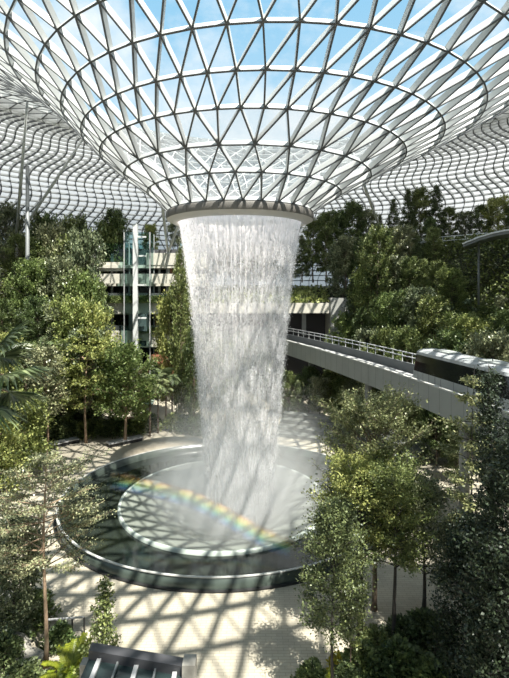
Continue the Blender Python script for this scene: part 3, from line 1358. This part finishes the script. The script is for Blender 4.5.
slab('parapet_beam', A, B, B + ey * .42, A + ey * .42, .55, M['train_dark'])
slab('glass_roof', A + ey * .42 - dn * .35, B + ey * .42 - dn * .35, C_ - dn * .9, D_ - dn * .9, .08, M['teal_glass'])
for i in range(5):
    u = (i + .6) / 5.2
    b_ = MB()
    p = A.lerp(B, u) + ey * .42
    b_.bar(p - dn * .32, D_.lerp(C_, u) - dn * .86, .07 if i % 2 else .16, .10)
    b_.build('rafter', M['rail'] if i % 2 == 0 else M['grey_steel'], st)
b_ = MB()
b_.box(B.x - .15, B.x + .32, B.y - .5, B.y + .05, 0, B.z + .12)
b_.build('corner_post', M['stone'], st)
b_ = MB()
b_.box(A.x - .3, A.x + .1, A.y - .5, A.y - .1, 0, A.z - .5)
b_.build('corner_post', M['stone'], st)
slab('glass_wall', A + ey * .2 - dn * .55, B + ey * .2 - dn * .55, B + ey * .26 - dn * .55, A + ey * .26 - dn * .55, 4.35, M['teal_glass'])

# little railing and rocks at the lower left
rl = thing('plaza_railing', 'short dark railing on the plaza at the lower left', 'railing', (0, 0, 0))
ra, rb_ = at(48, 639, 25.2), at(84, 637, 25.4)
b_ = MB()
ra.z = rb_.z = 1.0
b_.bar(ra, rb_, .07, .07)
b_.build('handrail', M['rail'], rl)
for i in range(4):
    p = ra.lerp(rb_, i / 3)
    b_ = MB()
    b_.bar((p.x, p.y, 0), (p.x, p.y, 1.0), .07, .07, (0, 1, 0))
    b_.build('post', M['black'], rl)


def rock(px, py, Y, s, label, seed):
    import mathutils
    p = at(px, py, Y)
    bm_v = []
    rg_ = random.Random(seed)
    nu, nv = 14, 9
    for j in range(nv + 1):
        ph = PI * j / nv
        for i in range(nu):
            th = 2 * PI * i / nu
            q = Vector((math.sin(ph) * math.cos(th), math.sin(ph) * math.sin(th), math.cos(ph)))
            k = 1 + .28 * mathutils.noise.noise(q * 1.3 + Vector((seed * 7.1, 0, 0)))
            q *= k
            bm_v.append((q.x * s, q.y * s * .8, max(-.1, (q.z * .62 + .35)) * s))
    F = []
    for j in range(nv):
        for i in range(nu):
            i2 = (i + 1) % nu
            F.append((j * nu + i, (j + 1) * nu + i, (j + 1) * nu + i2, j * nu + i2))
    o = mesh('boulder', bm_v, F, M['stone'])
    o.location = (p.x, p.y, max(0.0, hill(p.x, p.y)))
    tag(o, label, 'boulder', 'boulders at the lower left')


rock(12, 656, 24.2, 1.0, 'pale boulder nearest the left edge at the bottom', 1)
rock(30, 664, 23.4, .8, 'pale boulder at the foot of the slim foreground tree', 2)
rock(22, 645, 25.4, .7, 'small grey boulder behind the other two boulders', 3)

# ------------------------------------------------------------------ trees
ENV = dict(
    round=lambda t: math.sqrt(max(0.02, 1 - (2 * t - .85) ** 2 / 1.4)),
    cone=lambda t: max(.06, 1 - t) ** .85,
    column=lambda t: min(1, .55 + 2.2 * t) * min(1, 3.2 * (1.04 - t)) * .9,
    vase=lambda t: .55 + .55 * t if t < .7 else max(.25, 1.05 - 1.7 * (t - .7)),
    tier=lambda t: (.55 + .45 * math.sin(t * 2.2 + .5)) * min(1, 2.5 * (1.05 - t)),
)


def tree(name, label, cat, H, R, base=.25, env='round', nb=40, nl=4000, ls=.3, lm='forest', bark='bark', seed=1, tr=.18, elev=25, spread=.35, tiers=0,
         group=None, lean=(0, 0), up=.5, flat=1.0, twigs=4, inner=.35, stems=1, loc=(0, 0, 0)):
    rg_ = random.Random(seed)
    nr = np.random.default_rng(seed)
    root = thing(name, label, cat, loc, 0, group)
    tb = MB()
    bb = MB()
    LP = []
    LD = []
    for sidx in range(stems):
        sx = lean[0] + (rg_.uniform(-.12, .12) if stems > 1 else 0)
        sy = lean[1] + (rg_.uniform(-.12, .12) if stems > 1 else 0)
        ox, oy = (rg_.uniform(-.5, .5), rg_.uniform(-.4, .4)) if stems > 1 else (0, 0)
        w1, w2 = rg_.uniform(0, 6), rg_.uniform(0, 6)

        def tpt(u):
            a = .012 * H * math.sin(u * 5 + w1) * u ** .5
            c = .012 * H * math.sin(u * 4 + w2) * u ** .5
            return Vector((ox + sx * u * H + a, oy + sy * u * H + c, u * H * .97))
        tb.tube([tpt(i / 9) for i in range(10)], [tr * (1.25 if i == 0 else (1 - .88 * i / 9)) for i in range(10)], 8)
        nbs = nb // stems
        for i in range(nbs):
            u = (i + .5) / nbs
            if tiers:
                u = (round(u * tiers - .5) + .5) / tiers + rg_.uniform(-.015, .015)
            u = min(.985, max(0.01, u))
            v = base + (1 - base) * u
            p0 = tpt(v * .98)
            az = i * 2.39996 + rg_.uniform(-.5, .5)
            ln = R * ENV[env](u) * rg_.uniform(.72, 1.12)
            e = math.radians(elev + (35 * u if env in ('round', 'vase') else 0) + rg_.uniform(-10, 10))
            d = Vector((math.cos(az) * math.cos(e), math.sin(az) * math.cos(e), math.sin(e)))
            pts = [p0 + d * (ln * q / 4) + Vector((0, 0, -.10 * ln * (q / 4) ** 2)) for q in range(5)]
            bb.tube(pts, [tr * .34 * (1 - v * .5) * (1 - .8 * q / 4) + .006 for q in range(5)], 5, cap=False)
            m_ = max(3, int(nl / max(1, nbs * stems) * (.4 + ENV[env](u))))
            segs = [(pts[1], pts[4], m_ * (1 - .6))]
            for q in range(twigs):
                f = rg_.uniform(.35, .95)
                pb = pts[0].lerp(pts[4], f)
                a2 = az + rg_.choice((-1, 1)) * rg_.uniform(.4, 1.0)
                tl_ = ln * rg_.uniform(.25, .5)
                dd = Vector((math.cos(a2), math.sin(a2), math.sin(e) * .8 + rg_.uniform(-.1, .3))).normalized()
                pe = pb + dd * tl_
                bb.tube([pb, pe], [tr * .12 * (1 - v * .4) + .004, .004], 4, cap=False)
                segs.append((pb, pe, m_ * .6 / twigs))
            for (a, b, k) in segs:
                k = max(1, int(k))
                f = nr.uniform(inner, 1.05, (k, 1))
                q = np.array(a)[None] * (1 - f) + np.array(b)[None] * f
                q = q + nr.normal(0, 1, (k, 3)) * np.array([spread, spread, spread * flat])[None]
                LP.append(q)
                dd = np.array((b - a).normalized())[None] * .8 + nr.normal(0, .4, (k, 3))
                LD.append(dd)
    tb.build('trunk', M[bark], root, True)
    bb.build('branches', M[bark], root)
    V, F = leaf_cloud(np.concatenate(LP), np.concatenate(LD), ls, seed + 9, up)
    mesh('foliage', V, F, LEAF[lm], root)
    return root


def frond_verts(V, F, p0, az, e0, ln, curl, nleaf, lw, rngs, ll=.45):
    """one feather frond: rachis arc with paired leaflets"""
    pts = []
    p = Vector(p0)
    e = e0
    stp = ln / 10
    for i in range(11):
        pts.append(p.copy())
        p = p + Vector((math.cos(az) * math.cos(e), math.sin(az) * math.cos(e), math.sin(e))) * stp
        e -= curl / 10
    for i in range(nleaf):
        u = .12 + .88 * i / nleaf
        k = min(9, int(u * 10))
        q = pts[k].lerp(pts[k + 1], u * 10 - k)
        d = (pts[k + 1] - pts[k]).normalized()
        side = d.cross(Vector((0, 0, 1))).normalized()
        for s in (-1, 1):
            L_ = ll * ln * (1 - abs(u - .45)) * rngs.uniform(.8, 1.1)
            dirv = (side * s * .85 + d * .55 + Vector((0, 0, -.22))).normalized()
            b = len(V)
            wv = d * lw
            V += [q - wv, q + wv, q + dirv * L_ * .6 + wv * .8 + Vector((0, 0, .02)), q + dirv * L_, q + dirv * L_ * .6 - wv * .8]
            F += [(b, b + 1, b + 2, b + 3, b + 4)]
    return pts


def palm(name, label, H, nf=14, ln=2.4, lm='palm', seed=1, group=None, tr=.12, stems=1, cat='palm', lw=.05, nleaf=22):
    rg_ = random.Random(seed)
    root = thing(name, label, cat, (0, 0, 0), 0, group)
    V, F = [], []
    tb = MB()
    for s in range(stems):
        ox, oy = (rg_.uniform(-.7, .7), rg_.uniform(-.7, .7)) if stems > 1 else (0, 0)
        h = H * (rg_.uniform(.7, 1) if stems > 1 else 1)
        tb.tube([(ox * .4, oy * .4, 0), (ox * .7, oy * .7, h * .5), (ox, oy, h)], [tr * 1.2, tr, tr * .8], 8)
        for i in range(nf):
            az = i * 2.4 + rg_.uniform(-.3, .3)
            frond_verts(V, F, (ox, oy, h), az, rg_.uniform(.35, 1.35), ln * rg_.uniform(.8, 1.1), rg_.uniform(1.2, 2.0), nleaf, lw, rg_)
    tb.build('trunk', M['bark'], root, True)
    mesh('fronds', V, F, LEAF[lm], root)
    return root


def fan_palm(label, loc, H, fans, seed=3):
    rg_ = random.Random(seed)
    root = thing('fan_palm', label, 'palm', loc)
    tb = MB()
    tb.tube([(0, 0, 0), (.1, 0, H * .5), (0, 0, H)], [.22, .18, .16], 12)
    tb.build('trunk', M['bark_dark'], root, True)
    for (az, e, pl_, R, tilt) in fans:
        d = Vector((math.cos(az) * math.cos(e), math.sin(az) * math.cos(e), math.sin(e)))
        c = Vector((0, 0, H)) + d * pl_
        b = MB()
        b.tube([(0, 0, H), Vector((0, 0, H)) + d * pl_ * .5 + Vector((0, 0, .1)), c], [.04, .03, .02], 6)
        st_ = b.build('stalk', M['bark_pale'], root, True)
        side = d.cross(Vector((0, 0, 1))).normalized()
        upv = side.cross(d).normalized()
        V, F = [], []
        nl = 30
        for k in range(nl):
            a = math.radians(-115 + 230 * k / (nl - 1))
            dr = (d * math.cos(a) + side * math.sin(a)) + upv * (.18 * math.cos(a * 2) + tilt)
            dr.normalize()
            L_ = R * (1 - .12 * abs(math.sin(a))) * rg_.uniform(.92, 1.05)
            wd = dr.cross(upv).normalized() * (.045 * R)
            n0 = len(V)
            fold = upv * (.03 * R)
            droop = Vector((0, 0, -1)) * (L_ * rg_.uniform(.10, .32))
            m1 = c + dr * L_ * .55
            V += [c, m1 + wd + fold, m1 - fold * .6, m1 - wd + fold, c + dr * L_ * .85 + droop * .45 + wd * .35, c + dr * L_ * .85 + droop * .45 - wd * .35, c + dr * L_ + droop]
            F += [(n0, n0 + 1, n0 + 2), (n0, n0 + 2, n0 + 3), (n0 + 2, n0 + 1, n0 + 4), (n0 + 2, n0 + 4, n0 + 5), (n0 + 2, n0 + 5, n0 + 3), (n0 + 4, n0 + 6, n0 + 5)]
        mesh('fan_leaf', V, F, LEAF['palm'], root)
    return root


def shrub(name, label, R, H, n, ls, lm, seed, group=None, cat='shrub'):
    root = thing(name, label, cat, (0, 0, 0), 0, group)
    nr = np.random.default_rng(seed)
    a = nr.uniform(0, 2 * PI, n)
    u = nr.uniform(0, 1, n)
    r = R * np.sqrt(nr.uniform(0.1, 1, n)) * np.sqrt(1 - u * .85)
    k = 1 + .22 * np.sin(a * 3 + seed) + .15 * np.sin(a * 5 + u * 7)
    P = np.stack([r * k * np.cos(a), r * k * np.sin(a), .1 + u * H], 1)
    D = np.stack([np.cos(a), np.sin(a), nr.uniform(0, 1.2, n)], 1)
    V, F = leaf_cloud(P, D, ls, seed, .5)
    mesh('foliage', V, F, LEAF[lm], root)
    b = MB()
    for i in range(6):
        t_ = i * PI / 3
        b.tube([(0, 0, 0), (math.cos(t_) * R * .4, math.sin(t_) * R * .4, H * .7)], [.04, .015], 5)
    b.build('stem', M['bark'], root)
    return root


def fern(name, label, R, nf, lm, seed, group=None, cat='fern'):
    rg_ = random.Random(seed)
    root = thing(name, label, cat, (0, 0, 0), 0, group)
    V, F = [], []
    for i in range(nf):
        frond_verts(V, F, (0, 0, .05), i * 2.4 + rg_.uniform(-.2, .2), rg_.uniform(.7, 1.4), R * rg_.uniform(.9, 1.3), rg_.uniform(.8, 1.5), 16, .035, rg_, .22)
    mesh('fronds', V, F, LEAF[lm], root)
    return root


class Proto:
    def __init__(s, root, H):
        s.root = root
        s.H = H
        s.used = False

    def put(s, X, Y, z, H, wide=1.0, rz=0.0, label=None, group=None):
        k = H / s.H
        sc = (k * wide, k * wide, k)
        if not s.used:
            s.used = True
            r = s.root
            r.location = (X, Y, z)
            r.rotation_euler = (0, 0, rz)
            r.scale = sc
            if label:
                r['label'] = label
            if group:
                r['group'] = group
            return r
        return dup(s.root, (X, Y, z), rz, sc, label, group)

    def px(s, px, Y, ytop, wide=1.0, label=None, group=None, rz=None, z=None):
        X = (px - 254.5) / FPX * Y
        z = hill(X, Y) if z is None else z
        top = CAMZ + (290 - ytop) / FPX * Y
        H = max(1.0, top - z)
        return s.put(X, Y, z - .15, H, wide * min(1.0, s.H / H) ** .6, RND.uniform(0, 6.28) if rz is None else rz, label, group)


RND = random.Random(42)
# ---- distant kinds, one of each, then copied
FA = Proto(tree('forest_tree', 'x', 'tree', 11, 2.9, .16, 'round', 46, 9500, .26, 'forest', seed=21, tr=.17, spread=.24, twigs=5, inner=.5), 11)
FB = Proto(tree('slender_tree', 'x', 'tree', 12, 2.3, .12, 'cone', 64, 8500, .25, 'dark', seed=22, tr=.15, elev=8, spread=.20, inner=.3), 12)
FC = Proto(tree('forest_tree', 'x', 'tree', 10, 3.0, .28, 'vase', 42, 8500, .27, 'grey', seed=23, tr=.15, spread=.24, twigs=5, inner=.5), 10)
FD = Proto(tree('bushy_tree', 'x', 'tree', 8, 3.0, .12, 'round', 46, 9500, .24, 'bright', seed=24, tr=.13, spread=.24, twigs=5, inner=.5), 8)
FE = Proto(tree('narrow_tree', 'x', 'tree', 14, 2.1, .05, 'column', 80, 11000, .26, 'forest', seed=25, tr=.2, spread=.28, inner=.5), 14)
FP = Proto(palm('feather_palm', 'x', 6, 14, 2.6, 'palm', 26, nleaf=18, lw=.07), 8)

LG = dict(
    a=('broad leafy tree among the crowded trees on the left hillside', 'broad trees on the left hillside'),
    b=('slender dark pointed tree on the left hillside', 'pointed trees on the left hillside'),
    c=('grey green loose crowned tree on the left hillside', 'grey green trees on the left hillside'),
    d=('yellow green bushy tree on the left hillside', 'yellow green trees on the left hillside'),
    p=('feather palm standing between trees on the left hillside', 'palms on the left hillside'))
RG = dict(
    a=('broad leafy tree on the bank behind the train bridge', 'broad trees behind the bridge'),
    b=('slender dark pointed tree on the bank behind the train bridge', 'pointed trees behind the bridge'),
    c=('grey green loose crowned tree on the bank behind the train bridge', 'grey green trees behind the bridge'),
    d=('yellow green bushy tree on the bank behind the train bridge', 'yellow green trees behind the bridge'),
    e=('tall column of dark foliage on the bank behind the train bridge', 'dark foliage columns behind the bridge'),
    p=('feather palm on the bank behind the train bridge', 'palms behind the bridge'))
KIND = dict(a=FA, b=FB, c=FC, d=FD, e=FE, p=FP)


def forest(k, px, Y, yt, G, wide=1.0, z=None):
    lb, gr = G[k]
    if z is None and G is RG and Y > 84 and px < 360:
        z = 19.0
    return KIND[k].px(px, Y, yt, wide, lb, gr, z=z)


# left hillside, back rows first
for px, Y, yt, k in ((6, 84, 214, 'c'), (18, 86, 210, 'b'), (36, 82, 203, 'b'), (48, 84, 222, 'a'), (62, 84, 214, 'b'), (72, 86, 224, 'a'),
                     (83, 82, 207, 'b'), (96, 85, 224, 'b'), (108, 86, 226, 'a'),
                     (4, 77, 246, 'c'), (20, 76, 236, 'a'), (36, 75, 240, 'a'), (52, 76, 238, 'c'), (70, 76, 244, 'a'), (82, 75, 246, 'c'), 
                     (-4, 70, 268, 'c'), (14, 70, 276, 'a'), (30, 69, 264, 'd'), (46, 70, 274, 'a'), (62, 69, 268, 'c'), (78, 69, 280, 'd'), (88, 70, 282, 'a'), 
                     (2, 63, 300, 'a'), (20, 64, 306, 'b'), (38, 63, 298, 'a'), (56, 63, 310, 'c'), (72, 63, 304, 'd'), (90, 64, 312, 'd'), 
                     (8, 58, 336, 'd'), (26, 58, 344, 'a'), (64, 60, 342, 'a'), (84, 60, 338, 'c'), (110, 63, 356, 'd'), (138, 65, 372, 'a'), (44, 61, 330, 'p'), (98, 61, 350, 'p')):
    forest(k, px, Y, yt, LG)
# right bank
for px, Y, yt, k in ((338, 94, 212, 'a'), (352, 92, 204, 'a'), (366, 93, 214, 'c'), (380, 92, 212, 'b'), (394, 90, 196, 'b'), (408, 90, 186, 'b'), (420, 91, 190, 'a'), (436, 88, 182, 'b'),
                     (450, 88, 208, 'a'), (466, 86, 214, 'c'), (482, 84, 206, 'a'), (498, 82, 200, 'd'), (514, 80, 204, 'a'),
                     (346, 86, 240, 'c'), (358, 85, 246, 'a'), (372, 84, 238, 'a'), (386, 83, 232, 'd'), (400, 82, 222, 'b'), (414, 80, 226, 'e'), (430, 79, 218, 'a'), (444, 78, 232, 'b'),
                     (458, 76, 240, 'a'), (474, 74, 262, 'c'), (490, 72, 270, 'b'), (506, 70, 258, 'e'), (378, 76, 228, 'a'), (402, 78, 230, 'c'), (418, 76, 232, 'b'), (434, 75, 228, 'a'),
                     (354, 80, 268, 'b'), (368, 79, 270, 'd'), (382, 77, 262, 'a'), (396, 75, 260, 'c'), (410, 73, 258, 'a'), (424, 71, 256, 'e'), (438, 69, 262, 'a'), (452, 67, 270, 'd'),
                     (468, 64, 296, 'p'), (484, 62, 300, 'a'), (500, 60, 296, 'c'),
                     (362, 75, 304, 'e'), (376, 73, 300, 'a'), (390, 70, 296, 'd'), (404, 67, 292, 'a'), (418, 65, 294, 'c'), (432, 62, 298, 'a'), (446, 60, 302, 'b'), (462, 58, 318, 'd'),
                     (478, 56, 322, 'd'), (494, 54, 316, 'p'), (510, 52, 312, 'a'),
                     (348, 80, 318, 'd'), (370, 70, 334, 'c'), (388, 66, 330, 'a'), (408, 61, 330, 'a'), (428, 57, 334, 'b'), (450, 54, 334, 'a'), (472, 50, 346, 'a'), (494, 48, 344, 'c'),
                     (300, 80, 380, 'a'), (330, 74, 384, 'a'), (350, 68, 386, 'b'), (392, 58, 392, 'a'), (414, 54, 396, 'e'), (436, 50, 404, 'a'), (458, 46, 408, 'b')):
    forest(k, px, Y, yt, RG)
# trees on the planted terrace over the tunnel
for px, Y, yt, k, lb in ((302, 92, 232, 'b', 'slim dark tree on the tunnel terrace beside the waterfall edge'), (313, 93, 220, 'a', 'leafy tree in the middle of the tunnel terrace'),
                         (326, 92, 214, 'a', 'taller leafy tree at the right end of the tunnel terrace'), (338, 88, 250, 'c', 'loose crowned tree just right of the tunnel terrace')):
    KIND[k].px(px, Y, yt, .9, lb, None, z=20.2 if px < 334 else 14)
# around the gallery and lift
for px, Y, yt, k, wd, z, lb in ((115, 86, 211, 'a', 1.0, 22.0, 'round crowned tree on the gallery roof left of the lift mast'),
                                (150, 88, 226, 'd', .8, 24.6, 'small yellow green tree on the gallery roof right of the lift mast'),
                                (178, 87, 216, 'c', 1.0, 24.6, 'tree on the gallery roof under the roof ring'),
                                (181, 65, 238, 'e', .52, 0, 'tall dark column of foliage between gallery and waterfall'),
                                (194, 62, 318, 'e', .62, 0, 'shorter leafy column right against the waterfall'),
                                (172, 68, 300, 'd', .7, 0, 'yellow green tree at the foot of the tall dark foliage column')):
    KIND[k].px(px, Y, yt, wd, lb, None, z=z)

# ---- trees along the pool path
MA = tree('bushy_tree', 'bushy yellow green tree with a bare trunk above the dark bench', 'tree', 1, 1, loc=(0, 0, 0)) if False else None


def own(px, Y, ytop, name, label, rpx, **kw):
    X = (px - 254.5) / FPX * Y
    z = hill(X, Y)
    H = CAMZ + (290 - ytop) / FPX * Y - z
    return tree(name, label, 'tree', H, rpx / FPX * Y, loc=(X, Y, z - .05), **kw)


own(125, 57.2, 352, 'bushy_tree', 'bushy yellow green tree with a bare trunk behind the dark bench by the pool', 33, base=.28, env='round', nb=60, nl=9000, ls=.34, lm='bright', bark='bark_pale', seed=31, tr=.2, spread=.32)
own(47, 53.5, 352, 'slim_tree', 'slim tree with a pale bare trunk beside the far bench left of the pool', 24, base=.42, env='vase', nb=40, nl=4200, ls=.3, lm='grey', bark='bark_pale', seed=32, tr=.17, spread=.3)
own(86, 57.5, 322, 'layered_tree', 'tall layered yellow green tree between the slim tree and the bushy tree', 30, base=.3, env='tier', nb=54, nl=8000, ls=.34, lm='bright', bark='bark_pale', seed=33, tr=.17, elev=12, spread=.3, tiers=9, flat=.5)
own(22, 47, 400, 'round_shrub_tree', 'low rounded light green tree at the left edge beyond the fan palm', 30, base=.05, env='round', nb=40, nl=6500, ls=.30, lm='bright', bark='bark', seed=34, tr=.12, spread=.35)
own(-6, 42, 404, 'round_shrub_tree', 'light green tree cut by the left edge under the palm leaves', 34, base=.05, env='round', nb=40, nl=6000, ls=.28, lm='bright', bark='bark', seed=35, tr=.12, spread=.35)
for px, Y, yt, lb in ((150, 60, 368, 'feather palm with a bare stem right of the bushy tree'), (158, 61.5, 376, 'smaller feather palm beside the first palm by the path'), (166, 63, 360, 'feather palm at the end of the path by the foliage column')):
    FP.px(px, Y, yt, .95, lb, 'palms by the path', z=0)
for i, (px, Y, yt, k, z) in enumerate(((206, 100, 232, 'a', 19), (222, 97, 240, 'c', 19), (238, 99, 228, 'a', 19), (254, 97, 244, 'd', 19), (270, 99, 234, 'a', 19), (288, 97, 240, 'a', 19),
                                       (204, 76, 330, 'a', 0), (222, 74, 344, 'd', 0), (240, 77, 336, 'a', 0), (258, 72, 350, 'c', 0), (276, 82, 356, 'a', 0))):
    KIND[k].px(px, Y, yt, .9, 'tree seen only faintly through the falling water', 'trees behind the waterfall', z=z)

# ---- near left
own(46, 23.3, 440, 'tiered_tree', 'tall slim foreground tree with tiered branches at the left', 62, base=.44, env='tier', nb=46, nl=11500, ls=.125, lm='grey', bark='bark_pale', seed=41, tr=.12, elev=18, spread=.15, tiers=8, flat=.4, twigs=6, inner=.15, up=.7)
own(14, 25, 520, 'dark_shrub_tree', 'dark bushy tree at the left edge behind the tiered foreground tree', 34, base=.08, env='round', nb=50, nl=9000, ls=.17, lm='grey', bark='bark_dark', seed=42, tr=.08, spread=.2)
own(104, 21.2, 574, 'small_conical_tree', 'small conical tree in front of the pale plaza beside the pavilion', 27, base=.06, env='cone', nb=44, nl=4200, ls=.14, lm='forest', bark='bark_dark', seed=44, tr=.05, elev=22, spread=.11, inner=.2)

# ---- near right
own(374, 27.5, 410, 'spreading_tree', 'large spreading tree with pale lit top right of the pool', 72, base=.34, env='vase', nb=74, nl=22000, ls=.14, lm='pale', bark='bark', seed=51, tr=.16, elev=24, spread=.17, flat=.40, twigs=6, inner=.2)
own(360, 25.4, 462, 'leafy_tree', 'green leafy tree standing below the large spreading tree', 52, base=.46, env='round', nb=56, nl=14000, ls=.13, lm='bright', bark='bark_dark', seed=52, tr=.17, spread=.19, flat=.6)
own(333, 21.4, 500, 'slim_dark_tree', 'slim tree with a thin trunk overlapping the right end of the pool wall', 37, base=.34, env='round', nb=56, nl=10500, ls=.12, lm='dark', bark='bark_dark', seed=53, tr=.085, spread=.19, elev=18)
own(394, 24.4, 470, 'leafy_tree', 'leafy tree with a dark trunk right of the slim one at the pool', 48, base=.48, env='vase', nb=46, nl=10000, ls=.13, lm='forest', bark='bark_dark', seed=54, tr=.13, spread=.18, flat=.6)
own(424, 27.5, 486, 'leafy_tree', 'grey green tree in front of the right bridge pillar', 42, base=.30, env='round', nb=54, nl=13000, ls=.14, lm='grey', bark='bark_dark', seed=55, tr=.12, spread=.24)
own(350, 22.3, 560, 'sapling', 'thin sapling with a reddish stem among the right trunks', 16, base=.3, env='column', nb=24, nl=1600, ls=.13, lm='forest', bark='bark', seed=56, tr=.045, spread=.12)
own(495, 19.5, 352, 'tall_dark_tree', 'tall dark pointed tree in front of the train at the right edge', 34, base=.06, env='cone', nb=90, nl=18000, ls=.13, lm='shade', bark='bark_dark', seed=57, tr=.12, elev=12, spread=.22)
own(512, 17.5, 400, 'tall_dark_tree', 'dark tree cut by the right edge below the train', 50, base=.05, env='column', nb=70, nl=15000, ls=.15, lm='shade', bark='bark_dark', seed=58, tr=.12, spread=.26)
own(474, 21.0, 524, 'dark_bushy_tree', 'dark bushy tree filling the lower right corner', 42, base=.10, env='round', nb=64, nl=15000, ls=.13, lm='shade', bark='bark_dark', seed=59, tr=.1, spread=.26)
own(474, 22.5, 356, 'slim_tree', 'slim tree whose pale leafy tip crosses the side of the train', 24, base=.5, env='tier', nb=34, nl=3200, ls=.17, lm='pale', bark='bark_dark', seed=60, tr=.08, elev=10, spread=.16, tiers=8, flat=.5)

# ---- low plants
SHD = shrub('shrub', 'x', 1.0, 1.2, 2200, .16, 'dark', 61)
SHB = shrub('shrub', 'x', .9, 1.0, 1800, .16, 'forest', 62)
FRN = fern('fern', 'x', 1.0, 22, 'lime', 63)
PS, PB, PF = Proto(SHD, 1.2), Proto(SHB, 1.0), Proto(FRN, 1.0)


def low(P_, px, py, Y, H, label, group, wide=1.0):
    X = (px - 254.5) / FPX * Y
    P_.put(X, Y, max(0, hill(X, Y)) - .02, H, wide, RND.uniform(0, 6), label, group)


low(PF, 70, 672, 22.6, 1.5, 'lime green fern at the foot of the tiered foreground tree', None)
low(PF, 58, 690, 21.6, 1.2, 'lime green fern half cut by the bottom edge left of the pavilion', None)
low(PF, 108, 690, 21.0, 1.0, 'small lime fern under the small conical tree', None)
low(PS, 4, 660, 23.2, 1.4, 'dark shrub in the lower left corner', None)
low(PS, 22, 690, 21.8, 1.2, 'dark shrub cut by the bottom edge near the boulders', None)
low(PB, 30, 636, 26.0, 1.6, 'green shrub behind the boulders at the left', None)
low(PB, 60, 648, 24.6, 1.0, 'low green shrub beside the tiered tree trunk', None)
low(PF, 320, 682, 22.0, .8, 'lime green fern at the bottom right of the plaza', None)
for i, (px, Y, H) in enumerate(((312, 22.2, .9), (346, 22.0, 1.0), (362, 22.6, 1.3), (380, 22.2, 1.2), (398, 22.6, 1.4), (416, 22.4, 1.3), (436, 21.0, 1.5), (462, 21.0, 1.6), (490, 20.0, 1.6), (405, 24.5, 1.3), (376, 24.0, 1.1), (430, 24.5, 1.6))):
    low(PS if i % 2 else PB, px, 0, Y, H, 'dark low shrub under the trees at the lower right', 'shrubs under the right trees', 1.1)
cy_ = shrub('croton', 'yellow leaved croton under the right trees', .55, 1.0, 420, .2, 'yellow', 66)
X = (337 - 254.5) / FPX * 22.6
cy_.location = (X, 22.6, 0)
# planters along the gallery parapets
for i in range(17):
    PB.put(bx(100 + 6.1 * i), 76.6, bz(301.5) - .3, 1.1, 1.25, i * 1.3, 'small plant hanging over the gallery parapet', 'plants along the gallery parapet')
for i in range(9):
    PB.put(bx(146 + 6.5 * i), 77.0, bz(331) - .3, .9, 1.2, i * 1.7, 'small plant on the lower gallery parapet', 'plants along the lower gallery parapet')
# hedge clumps round the foot of the left trees
for i, (px, Y) in enumerate(((70, 59.5), (82, 60), (95, 60.5), (112, 60.5), (124, 61), (136, 61.5), (58, 58.5), (148, 63), (176, 63.5), (186, 62.5), (196, 61.5), (30, 52), (12, 50))):
    low(PB if i % 3 else PS, px, 0, Y, 1.8, 'low green shrub at the foot of the trees beyond the path', 'shrubs beyond the path', 1.2)

# ---- fan palm at the left edge
fan_palm('dark fan palm reaching in from the left edge', (-8.1, 12.6, 0), 16.3,
         [(-.10, .05, 1.5, 1.45, 0), (.25, .60, 1.35, 1.4, 0), (-.5, -.45, 1.4, 1.35, 0), (.9, .3, 1.3, 1.2, 0), (-1.2, .2, 1.3, 1.2, 0), (2.2, .4, 1.3, 1.2, 0), (3.5, .3, 1.3, 1.2, 0), (4.4, .6, 1.2, 1.2, 0), (.3, -.35, 1.5, 1.15, 0)])

# dark hedge row under the far end of the bridge, behind the sitting steps
for i, (px, Y, yt, k) in enumerate(((288, 70, 372, 'a'), (298, 67, 378, 'b'), (309, 69, 368, 'a'), (320, 66, 380, 'c'), (331, 67, 372, 'a'), (343, 65, 378, 'a'), (356, 63, 384, 'c'))):
    KIND[k].px(px, Y, yt, 1.15, 'low shaded tree under the train bridge behind the sitting steps', 'shaded trees under the bridge', z=0)
